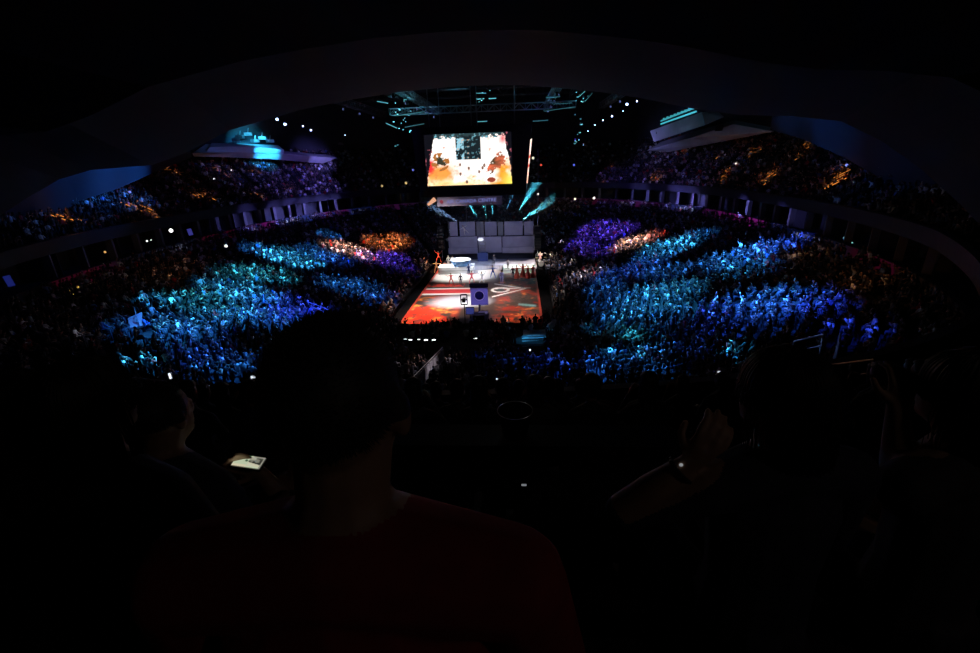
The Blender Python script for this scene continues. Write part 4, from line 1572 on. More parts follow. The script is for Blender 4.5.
area_spot((-18, 60, 24), (-8.6, 72, 1.2), 2.5, 1.6, (1.0, 0.45, 0.25))
area_spot((20, 60, 24), (9.2, 73, 1.4), 2.5, 1.5, (1.0, 0.8, 0.75))
area_spot((0, 34, 24), (1.0, 47, 3), 2.2, 0.15, (0.35, 0.3, 1.0))
area_spot((-10, 48, 24), (-2.4, 54, 0), 3.2, 0.35, (0.8, 0.88, 1.0), 1.0)

# ------------------------------------------------------------------ performers
def standing(arms, stance=0.0):
    J = {'pel': ((0, 0, 0.95), (0.14, 0.11)), 'wai': ((0, 0, 1.1), (0.12, 0.09)), 'che': ((0, 0, 1.3), (0.15, 0.1)), 'col': ((0, 0, 1.43), (0.08, 0.07)), 'nek': ((0, 0.0, 1.5), 0.05), 'hed': ((0, 0.01, 1.58), 0.06)}
    B = [('pel', 'wai'), ('wai', 'che'), ('che', 'col'), ('col', 'nek'), ('nek', 'hed')]
    for q, n in ((-1, 'L'), (1, 'R')):
        J['hip' + n] = ((0.09 * q, 0, 0.92), 0.09)
        J['kne' + n] = (((0.11 + stance) * q, 0.05, 0.5), 0.06)
        J['ank' + n] = (((0.12 + stance * 1.6) * q, 0, 0.08), 0.042)
        J['toe' + n] = (((0.13 + stance * 1.6) * q, 0.14, 0.035), 0.035)
        J['sho' + n] = ((0.18 * q, 0, 1.4), 0.058)
        el, wr = arms(q)
        J['elb' + n] = (el, 0.042)
        J['wri' + n] = (wr, 0.03)
        d = Vector(wr) - Vector(el)
        J['han' + n] = (tuple(Vector(wr) + d.normalized() * 0.09), (0.035, 0.025))
        B += [('pel', 'hip' + n), ('hip' + n, 'kne' + n), ('kne' + n, 'ank' + n), ('ank' + n, 'toe' + n), ('col', 'sho' + n), ('sho' + n, 'elb' + n), ('elb' + n, 'wri' + n), ('wri' + n, 'han' + n)]
    return J, B


ARMS = [lambda q: ((0.27 * q, -0.02, 1.15), (0.26 * q, 0.12, 0.92)), lambda q: ((0.4 * q, 0, 1.5), (0.5 * q, 0.05, 1.75)), lambda q: ((0.42 * q, 0.0, 1.32), (0.66 * q, 0.05, 1.4)), lambda q: ((0.27 * q, 0.1, 1.18), (0.1 * q, 0.33, 1.2))]
DPROTO = []
for k, ar in enumerate(ARMS):
    J, B = standing(ar, 0.0 if k in (0, 3) else 0.14)
    hc = (0, 0.015, 1.64)
    me = skin_body('performer', J, B, 'pel', 0.028, head_shapes(hc, 1.05))
    paint_body(me, [SKIN, CLOTH], lambda p: 0 if (p[2] > 1.5 and abs(p[0]) < 0.14) else 1)
    hr = hair_cap('hair', hc, 1.08, k % 2 == 1)
    DPROTO.append((me, hr.data))
    bpy.data.objects.remove(hr)


def skirt_mesh(h0, h1, r0, r1):
    b = MB()
    prof = [(r1, h0), (r1 * 0.93, h0 + (h1 - h0) * 0.3), (r0 * 1.1, h0 + (h1 - h0) * 0.8), (r0, h1)]
    b.lathe(prof, n=16)
    return b


def performer(x, y, z, colr, v, label, sc=1.0, rz=PI, skirt=None, group=None):
    p = onz(x, y, z)
    o = bpy.data.objects.new('performer', DPROTO[v][0])
    COL.objects.link(o)
    o.location = (p[0], p[1], z)
    o.rotation_euler = (0, 0, rz)
    o.scale = (sc,) * 3
    o.color = (*colr, 1)
    h = bpy.data.objects.new('hair', DPROTO[v][1])
    COL.objects.link(h)
    h.parent = o
    if skirt:
        s = skirt_mesh(0.12, 1.05, 0.15, 0.36).build('dress_skirt', CLOTH, o, True)
        s.color = (*colr, 1)
    tag(o, label, 'person', group)
    return o


RD = (0.75, 0.16, 0.13)
performer(517, 279, 0.8, RD, 2, 'performer in a long salmon red dress, leftmost of the red group on the right riser', 1.12, PI, True)
performer(523, 278, 0.8, RD, 1, 'performer in a long salmon red dress with arms up, second of the red group', 1.15, PI, True)
performer(528, 279, 0.8, (0.7, 0.12, 0.1), 2, 'performer in a long salmon red dress with arms out, third of the red group', 1.1, PI, True)
performer(533, 278, 0.8, (0.65, 0.1, 0.1), 0, 'performer in a red dress, rightmost of the red group on the right riser', 1.05, PI, True)
performer(513, 279, 0.8, (0.03, 0.03, 0.06), 0, 'performer in dark clothes beside the red dressed group', 1.05)
performer(451.5, 285.5, 0.02, (0.5, 0.06, 0.06), 2, 'dancer in dark red striding on the court in front of the white riser', 1.05)
performer(461, 285.5, 0.02, (0.06, 0.06, 0.08), 0, 'dancer in black standing on the court right of the dark red dancer', 1.0)
performer(472, 284, 0.02, (0.8, 0.15, 0.2), 2, 'dancer in pinkish red with legs apart at the stage centre', 1.1)
performer(482, 285, 0.02, (0.7, 0.75, 0.85), 1, 'dancer in white with arms raised at the stage centre', 1.1)
performer(502, 284, 0.02, (0.3, 0.3, 0.7), 0, 'dancer in violet blue right of centre before the stage', 1.15)
performer(493, 278, 0.7, (0.08, 0.15, 0.6), 2, 'performer in blue with arms out on the stage right of centre', 1.05)
performer(469, 276, 0.7, (0.06, 0.1, 0.35), 3, 'performer in dark blue on the stage left of centre', 1.0)
performer(449, 267, 0.7, (0.5, 0.42, 0.35), 0, 'musician in tan behind the round desk, left one', 1.1)
performer(453, 267, 0.7, (0.6, 0.55, 0.5), 3, 'musician in cream behind the round desk, right one', 1.1)
performer(461, 267, 0.7, (0.4, 0.4, 0.45), 0, 'musician in grey on the stage right of the round desk', 1.0)
performer(494, 266, 0.7, (0.05, 0.05, 0.07), 0, 'musician in black at the back of the stage right of centre', 1.05)
performer(508, 270, 0.7, (0.4, 0.35, 0.3), 3, 'musician in brown beside the drums at stage right', 1.0)
performer(439, 263, 0.9, (0.6, 0.08, 0.05), 1, 'performer in red with arms up at the left corner of the stage', 1.2)
performer(437, 273, 0.3, (0.7, 0.3, 0.1), 2, 'performer in orange at the left edge of the stage floor', 1.1)
performer(540, 264, 1.0, (0.75, 0.45, 0.4), 3, 'musician in pink at the right corner of the stage', 1.15)
# drum frame at right corner
p = onz(541, 266, 0.7)
e = empty('drum_kit', (p[0], p[1] - 0.5, 0.7), 'small drum kit in a metal frame at the right stage corner', 'drum kit')
b = MB()
for s in (-1, 1):
    b.bar((s * 0.9, 0, 0), (s * 0.8, 0, 2.1), 0.05)
b.bar((-0.8, 0, 2.1), (0.8, 0, 2.1), 0.05)
b.build('frame', STEEL, e)
b = MB(); b.lathe([(0.45, -0.2), (0.45, 0.2)], (0, 0, 0.5), 18, M=Matrix.Rotation(PI / 2, 3, 'X')); b.build('bass_drum', mat('drum_white', (0.8, 0.78, 0.75), 0.4), e)
for q in (-0.5, 0.5):
    b = MB(); b.lathe([(0.25, 0), (0.25, 0.25)], (q, 0.2, 0.85), 14); b.build('drum', MATS['drum_white'], e)
    b = MB(); b.lathe([(0.3, 0), (0.02, 0.05)], (q * 1.4, 0.1, 1.45), 14); b.bar((q * 1.4, 0.1, 0), (q * 1.4, 0.1, 1.45), 0.02); b.build('cymbal', mat('brass', (0.7, 0.5, 0.2), 0.3, 0.9), e)
# acrobat figure before the upper panels (white), and the white oval lamp
o = bpy.data.objects.new('performer', DPROTO[2][0])
COL.objects.link(o)
p = ony(467, 231, 76.2)
o.location = tuple(p - np.array([0, 0, 0.6])); o.rotation_euler = (0.3, 0.5, PI); o.color = (0.85, 0.8, 0.78, 1)
tag(o, 'aerial performer in white hanging in front of the upper backdrop panels', 'person')
h = bpy.data.objects.new('hair', DPROTO[2][1]); COL.objects.link(h); h.parent = o
q = p + np.array([0, 0, 0.6])
e = empty('hanging_rope', q, 'thin rope holding the aerial performer over the stage', 'rope')
b = MB(); b.bar((0, 0, 0), (0.3, 0, 14), 0.03); b.build('rope', STEEL, e)
p = ony(480.5, 239.5, 76.6)
e = empty('oval_lamp', p, 'small bright oval lamp hung before the middle backdrop panel', 'lamp')
b = MB(); b.ell((0, 0, 0), (0.5, 0.2, 0.28), 14, 8); b.build('shade', emis('oval_lamp', (0.85, 0.88, 1.0), 1.1), e)
b = MB(); b.bar((0, 0, 0.2), (0, 0, 12), 0.02); b.build('cord', BLACK, e)
# dark centre scenery: throne-like stand
p = ony(483, 262, 75.5)
e = empty('scenic_stand', (p[0], 75.5, 0.7), 'dark blue lattice stand at the centre of the stage', 'stand')
b = MB(); b.box((0, 0, 0.7), (1.7, 1.0, 1.4)); b.build('base', mat('stand_blue', (0.05, 0.08, 0.25), 0.6), e)
b = MB()
for s in (-0.45, 0.45):
    b.bar((s, 0, 1.4), (s, 0, 3.2), 0.06)
for z in (2.0, 2.6, 3.1):
    b.bar((-0.45, 0, z), (0.45, 0, z), 0.05)
b.build('lattice', STEEL, e)

# ------------------------------------------------------------------ basketball goal seen from behind
gpos = np.array([1.05, 47.0, 0])
g = empty('basketball_goal', gpos, 'basketball goal seen from behind with violet lit backboard and black clock box', 'basketball goal')
b = MB(); b.box((0.1, -1.9, 0.55), (1.9, 2.4, 1.1)); b.box((0.1, -2.2, 1.3), (1.2, 1.2, 0.6)); b.build('base', BLACK, g)
b = MB(); b.bar((0.1, -1.8, 1.0), (0, -0.1, 1.85), 0.13, 8); b.bar((0.1, -1.0, 0.8), (0, -0.1, 1.7), 0.08, 8); b.build('arm', BLACK, g)
bb = MB(); bb.box((0, 0, 2.85), (1.84, 0.06, 1.9)); bo = bb.build('backboard', mat('backboard_glass', (0.2, 0.17, 0.5), 0.25, 0, (0.2, 0.16, 0.65), 0.32), g)
b = MB()
for q in (-0.92, 0.92):
    b.box((q, -0.02, 2.85), (0.06, 0.12, 1.96))
for q in (1.9, 3.8):
    b.box((0, -0.02, q), (1.9, 0.12, 0.06))
b.build('rim_frame', mat('frame_violet', (0.5, 0.45, 0.8), 0.5), bo)
b = MB(); M = Matrix.Rotation(PI / 2, 3, 'X')
b.lathe([(0.5, -0.02), (0.5, 0.02)], (0.0, -0.06, 2.95), 22, M=M); b.build('emblem', mat('emblem_navy', (0.05, 0.04, 0.2), 0.5), bo)
b = MB()
for k in range(22):
    a, c_ = 2 * PI * k / 22, 2 * PI * (k + 1) / 22
    b.bar((0.52 * math.cos(a), -0.06, 2.95 + 0.52 * math.sin(a)), (0.52 * math.cos(c_), -0.06, 2.95 + 0.52 * math.sin(c_)), 0.03, 5)
b.build('emblem_ring', mat('ring_pale', (0.6, 0.5, 0.8), 0.5, 0, (0.4, 0.3, 0.7), 0.3), bo)
b = MB(); b.box((0, 0, 4.12), (2.0, 0.5, 0.42)); b.build('shot_clock', BLACK, g)
b = MB()
for k in range(18):
    a, c_ = 2 * PI * k / 18, 2 * PI * (k + 1) / 18
    b.bar((0.23 * math.cos(a), 0.4 + 0.23 * math.sin(a), 3.05), (0.23 * math.cos(c_), 0.4 + 0.23 * math.sin(c_), 3.05), 0.02, 5)
b.bar((0, 0.03, 3.05), (0, 0.18, 3.05), 0.04)
b.build('hoop', mat('hoop_orange', (0.7, 0.15, 0.03), 0.4), g)
b = MB()
for k in range(12):
    a = 2 * PI * k / 12
    for q in (-1, 1):
        c_ = a + q * PI / 12
        b.bar((0.22 * math.cos(a), 0.4 + 0.22 * math.sin(a), 3.05), (0.13 * math.cos(c_), 0.4 + 0.13 * math.sin(c_), 2.65), 0.006, 4)
b.build('net', mat('net_white', (0.8, 0.8, 0.8), 0.8), g)
# robotic camera on a stand left of the goal
p = ony(464, 300, 45.6)
e = empty('camera_stand', (p[0], 45.6, 0), 'black camera cage on a thin stand left of the goal', 'camera')
zc = p[2]
b = MB()
for s in (-0.33, 0.33):
    b.bar((s, 0, zc - 0.5), (s, 0, zc + 0.6), 0.06)
for z in (-0.5, 0.05, 0.6):
    b.bar((-0.33, 0, zc + z), (0.33, 0, zc + z), 0.06)
b.build('cage', BLACK, e)
b = MB(); b.box((0, 0, zc), (0.34, 0.6, 0.4)); b.build('camera_body', BLACK, e)
b = MB(); b.bar((0, 0, 0.0), (0, 0, zc - 0.5), 0.05); b.bar((-0.8, 0, 0.05), (0.8, 0, 0.05), 0.06); b.build('stand', BLACK, e)
p = ony(470, 311, 45.0)
e = empty('monitor', p, 'blue glowing monitor under the backboard', 'monitor')
b = MB(); b.box((0, 0.06, 0), (0.95, 0.1, 0.85)); b.bar((0, 0.06, -0.4), (0, 0.06, -p[2]), 0.05); b.build('case', BLACK, e)
b = MB(); b.box((0, 0, 0), (0.82, 0.02, 0.7)); b.build('screen', emis('mon_blue', (0.08, 0.1, 0.5), 0.35), e)
e = empty('monitor', ony(483, 312.5, 45.2), 'dim violet monitor right of the blue one under the backboard', 'monitor')
b = MB(); b.box((0, 0.06, 0), (1.1, 0.1, 0.35)); b.bar((0, 0.06, -0.1), (0, 0.06, -1.4), 0.05); b.build('case', BLACK, e)
b = MB(); b.box((0, 0, 0), (1.0, 0.02, 0.25)); b.build('screen', emis('mon_violet', (0.25, 0.2, 0.5), 0.3), e)

# press tables behind the baseline with their lit laptops
for x0, x1, yy, nm in ((399, 428, 347, 'left'), (461, 480, 347, 'middle')):
    a, c_ = onz(x0, yy, 1.3), onz(x1, yy, 1.3)
    Lg = np.linalg.norm(c_ - a)
    mid_ = (a + c_) / 2
    e = empty('press_table', (mid_[0], mid_[1], 0.6), 'long dark press table behind the baseline at %s' % nm, 'table')
    b = MB(); b.box((0, 0, 0.7), (Lg, 0.7, 0.05)); b.build('tabletop', BLACK, e)
    b = MB(); b.box((0, 0.3, 0.35), (Lg, 0.04, 0.7)); b.build('modesty_panel', BLACK, e)
    for s in (-1, 1):
        b = MB(); b.box((s * (Lg / 2 - 0.1), 0, 0.34), (0.06, 0.6, 0.68)); b.build('leg', BLACK, e)
for i, (x, y, wd, hgt, stg) in enumerate(((400.5, 342.5, 5, 4, 2.4), (405.5, 340, 3, 2.5, 1.6), (410.5, 341, 3.5, 3.5, 2.4), (412, 344, 2.5, 2.5, 1.6), (419, 340.5, 2.5, 3, 2.0), (426, 341.5, 3.5, 4.5, 3.0), (434, 341, 3.5, 3.5, 2.6), (466.5, 344.5, 4, 3.5, 2.6), (470, 345.5, 2.5, 2.5, 1.6), (475.5, 339.5, 3, 3.2, 2.6), (444, 331, 1.5, 2, 1.2))):
    p = onz(x, y, 1.1)
    f_ = proj(p)[2]
    e = empty('laptop', p, 'small glowing white laptop screen on the dark press row behind the baseline', 'laptop', 'lit laptops on the press row')
    W_, H_ = wd * f_ / FPX, hgt * f_ / FPX
    b = MB(); b.box((0, 0.03, 0), (W_ * 1.1, 0.03, H_ * 1.1)); b.build('lid', BLACK, e)
    b = MB(); b.box((0, 0.0, 0), (W_, 0.02, H_)); b.build('screen', emis('laptop_%d' % int(stg * 10), (0.95, 1.0, 0.97), stg), e)
    b = MB(); b.box((0, -0.2, -H_ * 0.55), (W_ * 1.1, 0.36, 0.03)); b.build('keyboard', DARK, e)

# blue lit tunnel ramp at the right front corner
e = empty('tunnel_ramp', onz(533, 343, 1.2), 'cyan lit ramp and steps of the tunnel below the right court corner', 'ramp')
E0 = onz(533, 343, 1.2)
b = MB()
for k, (y0, y1, z0) in enumerate(((331, 336, 1.0), (337, 341, 1.2), (342, 347, 1.4), (348, 353, 1.7))):
    a, c_ = onz(522 if k else 523, y0, z0), onz(546, y1, z0)
    b.box((a + c_) / 2 - E0, (abs(c_[0] - a[0]), abs(c_[1] - a[1]) + 0.2, 0.2))
b.build('steps', mat('ramp_paint', (0.4, 0.45, 0.5), 0.6), e)
b = MB(); b.bar(onz(521, 337, 1.9) - E0, onz(546, 336, 1.9) - E0, 0.06); b.bar(onz(521, 345, 2.1) - E0, onz(546, 344, 2.1) - E0, 0.05); b.build('handrail', RAILM, e)
T = onz(534, 341, 1.3)
spot('tunnel_spot', T + np.array([-1, 5, 7.0]), T, 30, 3200, (0.04, 0.42, 0.85), 0.8, 0.1)

# pale low aisle wall at lower left of centre
a, c_ = stand_at(414, 384), stand_at(444, 353)
e = empty('aisle_rail', a, 'pale sloping stair rail wall beside the near aisle', 'railing')
b = MB()
for k in range(9):
    t0, t1 = k / 9, (k + 1) / 9
    p, q = a + (c_ - a) * t0 - a, a + (c_ - a) * (t1 - 0.015) - a
    b.add([p - (0, 0, .5), q - (0, 0, .5), q + (0, 0, .35), p + (0, 0, .35), p + np.array((.1, .03, -.5)), q + np.array((.1, .03, -.5)), q + np.array((.1, .03, .35)), p + np.array((.1, .03, .35))], [(0, 1, 2, 3), (7, 6, 5, 4), (3, 2, 6, 7), (0, 3, 7, 4), (1, 5, 6, 2)])
b.build('panel', PALEP, e)
b = MB(); b.bar(np.array((0, 0, .45)), c_ - a + np.array((0, 0, .45)), 0.04); b.build('handrail', RAILM, e)
T = (a + c_) / 2
spot('aisle_spot', T + np.array([5, 2, 6.0]), T, 30, 1300, (0.8, 0.65, 0.75), 0.8, 0.1)


# ------------------------------------------------------------------ hand rails in the stands
def floor_z(x, y):
    ph = math.atan2(y - CY, x)
    ro, ri, r = np.hypot(*(P_out(ph) - [0, CY])), np.hypot(*(P_in(ph) - [0, CY])), math.hypot(x, y - CY)
    if r > ro - 0.3:
        return zu0(ph) + slope_up(ph) * max(0, r - ro - 0.4)
    return z_low(min(1, max(0, (r - ri) / (ro - ri))))


def rail(pts, label, m=RAILM, r=0.035, up_=False, group=None, glow=None):
    """pts: picture positions of the top bar, resting on the stand"""
    P = []
    for x, y, ff in pts:
        P.append(atd(x, y, ff))
    c0 = P[0]
    e = empty('handrail', c0, label, 'railing', group)
    b = MB(); b.path([p - c0 for p in P], r); b.build('top_bar', m, e)
    for p in (P[0], P[-1]):
        b = MB(); b.bar(p - c0, p - c0 - np.array([0, 0, min(3.0, max(0.5, p[2] - floor_z(p[0], p[1])))]), r * 0.9); b.build('post', m, e)
    if len(P) > 1:
        b = MB(); b.path([p - c0 - np.array([0, 0, 0.4]) for p in P], r * 0.6); b.build('middle_bar', m, e)
    return e


rail([(72, 343, 30), (75, 331, 30), (97, 336, 30), (99, 343, 30)], 'double bar handrail at far left in front of dark seats')
rail([(111, 300, 36), (134, 307, 35.5), (136, 315, 35)], 'thin handrail above the blue vomitory panel at left')
rail([(96, 314, 33), (123, 322, 33)], 'dim green handrail left of the blue vomitory panel')
rail([(308, 302, 46), (325, 308, 45), (331, 313, 44)], 'short handrail at the right end of the blue left block')
rail([(345, 280, 52), (362, 277, 52), (366, 284, 51)], 'small square handrail inside the centre left lit block')
rail([(643, 229, 80), (656, 222, 82)], 'pale cyan handrail at the back of the right stand')
rail([(762, 274, 48), (779, 266, 48), (783, 258, 48)], 'lit handrail at the front of the upper right block')
rail([(827, 287, 40), (852, 279, 40), (858, 286, 40)], 'handrail of the vomitory at the right end of the blue block')
rail([(870, 288, 38), (872, 280, 38), (885, 274, 38)], 'dim handrail right of the vomitory rail')
rail([(794, 341.5, 15), (823, 334.5, 15), (821.5, 345, 15)], 'bright blue lit corner handrail at lower right', r=0.03)
rail([(839, 345, 15), (840.5, 333, 15)], 'short dim blue handrail post pair right of the bright corner rail')
rail([(829, 365, 12), (873, 359.5, 12)], 'long reddish lit handrail at lower right beside the dark rows', r=0.022)
rail([(577, 283, 58), (598, 319, 46)], 'sloping stair handrail at the left edge of the right stand')
rail([(570, 276, 60), (577, 295, 54)], 'short sloping stair handrail nearest the court in the right stand')
rail([(131, 378, 20), (166, 381, 20)], 'dim horizontal handrail at lower left above dark seats')
rail([(905, 312, 30), (950, 303, 30)], 'faint long handrail in the dark at far right')
T = atd(810, 338, 15)
spot('rail_spot', T + np.array([-2, 4, 5.0]), T, 18, 1500, (0.25, 0.4, 1.0), 0.8, 0.1)
T = atd(851, 362, 12)
spot('rail_spot', T + np.array([-2, 2, 5.0]), T, 18, 260, (1.0, 0.45, 0.25), 0.8, 0.1)
T = atd(86, 334, 30)
spot('rail_spot', T + np.array([4, 5, 6.0]), T, 14, 300, (0.8, 0.75, 0.9), 0.8, 0.1)
T = atd(845, 284, 40)
spot('rail_spot', T + np.array([-5, 2, 6.0]), T, 18, 90, (0.9, 0.7, 0.7), 0.8, 0.1)

# vomitory wall at left, blue lit
A_, B_, C_, D_ = atd(128, 319, 35), atd(142, 313, 35.4), atd(143, 331, 35.4), atd(131, 338, 35)
c0 = (A_ + C_) / 2
b = MB()
bk = np.array([-0.25, 0.3, 0])
b.add([p - c0 for p in (A_, B_, C_, D_)] + [p - c0 + bk for p in (A_, B_, C_, D_)], [(3, 2, 1, 0), (4, 5, 6, 7), (0, 1, 5, 4), (1, 2, 6, 5), (2, 3, 7, 6), (3, 0, 4, 7)])
o = b.build('vomitory_panel', PALEP)
o.location = tuple(c0)
tag(o, 'violet blue lit wall panel of the left vomitory', 'wall panel')
T = c0
spot('panel_spot', T + np.array([5, -1, 5.0]), T, 20, 500, (0.14, 0.16, 1.0), 0.8, 0.1)

# ------------------------------------------------------------------ amber aisle lights of the upper stand
AMB = [(66, 217, 1.0, -1), (118, 188, .4, -1), (136, 205, .9, -1), (146, 210, .4, -1), (168, 171, .6, -1), (202, 196, .8, -1), (216, 169, .35, -1), (229, 176, .35, -1), (257, 171, .4, -1), (255, 194, .5, -1), (290, 190, .5, -1), (158, 219, .3, -1), (312, 172, .3, -1),
       (604, 184, .45, 1), (612, 165, .3, 1), (655, 178, .8, 1), (660, 172, .4, 1), (684, 151, .4, 1), (719, 157, .45, 1), (724, 177, .8, 1), (730, 171, .6, 1), (751, 153, .5, 1), (760, 149, .35, 1), (765, 180, .8, 1), (772, 174, .6, 1), (808, 145, .6, 1), (838, 180, 1.0, 1), (842, 174, .6, 1), (798, 157, .25, 1)]
AML = emis('amber_lens', (1.0, 0.4, 0.08), 1.6)
for i, (x, y, s_, sd) in enumerate(AMB):
    T0 = upper_at(x, y) - np.array([0, 0, 0.1])
    rad_ = (T0[:2] - np.array([0, CY])); rad_ /= np.linalg.norm(rad_)
    tng = np.array([-rad_[1], rad_[0]])
    n_ = 3 if s_ > 0.55 else (2 if s_ > 0.35 else 1)
    for k in range(n_):
        off = (k - (n_ - 1) / 2)
        T = T0 + np.array([*(rad_ * off * 0.5 + tng * off * 0.9), 0.25 * off])
        e = empty('aisle_light', T, 'slim amber step light in the %s upper stand' % ('left' if sd < 0 else 'right'), 'aisle light', 'amber step lights in the %s upper stand' % ('left' if sd < 0 else 'right'))
        e.rotation_euler = (math.atan(0.58), 0, math.atan2(rad_[1], rad_[0]) - PI / 2)
        L_ = random.uniform(0.9, 1.9) * (0.6 + 0.5 * s_)
        b = MB(); b.box((0, 0, -0.05), (0.14, L_ + 0.1, 0.08)); b.bar((0, 0, -0.6), (0, 0, -0.05), 0.04); b.build('housing', DARK, e)
        b = MB(); b.box((0, 0, 0.02), (0.09, L_, 0.05)); b.build('lens', emis('amber_lens%d' % int(s_ * 10), (1.0, 0.3, 0.05), 0.25 + 0.75 * s_), e)
    point('aisle_glow', T0 + np.array([0.5 * -sd, -0.3, 0.6]), 9 * s_, (1.0, 0.3, 0.05), 0.1)
# amber light on the lower left block by the aisle and far suites
for x, y, en, cl in ((180, 279, 18, (1.0, 0.4, 0.12)), (192, 270, 6, (1.0, .4, .12)), (786, 263, 14, (1.0, 0.5, 0.2)), (845, 290, 16, (1.0, 0.4, 0.12)), (540, 212, 30, (1, .45, .15))):
    T = stand_at(x, y)
    point('aisle_glow', T + np.array([0, 0, 1.6]), en, cl, 0.1)


# lit signs, monitors and small lamps in the concourse behind the seats
def lit_box(x, y, wd, hgt, ff, colr, st_, name, label, cat, group=None, rz=None, roll=0.0):
    p = hit_ring(x, y, 1.8)[0] if name == 'display' else atd(x, y, ff)
    ff = proj(p)[2]
    d = CAM - p
    rz = math.atan2(d[1], d[0]) + PI / 2 if rz is None else rz
    e = empty(name, p, label, cat, group, rz)
    W_, H_ = wd * ff / FPX, hgt * ff / FPX
    M = Matrix.Rotation(-roll, 3, 'Y')
    b = MB(); b.box((0, 0.08, 0), (W_ * 1.1 + 0.04, 0.14, H_ * 1.1 + 0.04), M=M); b.build('case', BLACK, e)
    b = MB(); b.box((0, 0, 0), (W_, 0.03, H_), M=M); b.build('face', emis('face_%d_%d' % (x, y), colr, st_), e)
    return e


e = lit_box(74.5, 291, 11, 5, 38, (1.0, 0.62, 0.12), 0.75, 'exit_sign', 'yellow lit sign above the dark left concourse', 'sign', roll=math.radians(20))
b = MB(); b.box((0.12, -0.03, 0.15), (0.22, .03, .1)); b.build('dark_mark', BLACK, e)
e = lit_box(899, 269.5, 13, 6, 38, (1.0, 0.6, 0.2), 0.8, 'exit_sign', 'yellow lit sign with dark shapes at the right concourse', 'sign', roll=math.radians(-17))
b = MB(); b.box((-0.1, -0.03, -0.12), (0.14, .03, .3)); b.box((0.12, -0.03, 0.05), (0.1, .03, .3)); b.box((0.34, -0.03, -0.12), (0.1, .03, .22)); b.build('dark_mark', BLACK, e)
for x, y, wd, hgt, cl, s_, nm in ((9, 281, 7, 12, (0.05, 0.08, 0.7), 0.3, 'blue striped display at the far left edge'), (48, 268, 4, 9, (0.08, 0.1, 0.8), 0.5, 'narrow blue display left of the yellow sign'), (136, 242, 4, 9, (0.06, 0.08, 0.8), 0.55, 'narrow blue display in the left suites'), (190, 232, 5, 7, (0.12, 0.12, 0.8), 0.5, 'small blue display right of the white lamp in the left suites'),
                                  (936, 237.5, 4, 5, (0.08, 0.2, 0.9), 0.5, 'small blue display in the far right suites'), (845, 238, 4, 2, (0.3, .7, .9), .9, 'tiny cyan display at the right end of the ribbon board'), (781, 207, 0, 0, 0, 0, '')):
    if wd:
        lit_box(x, y, wd * 0.75, hgt * .9, 40, cl, s_ * .55, 'display', nm, 'display', roll=math.radians(6 if x < 490 else -12))
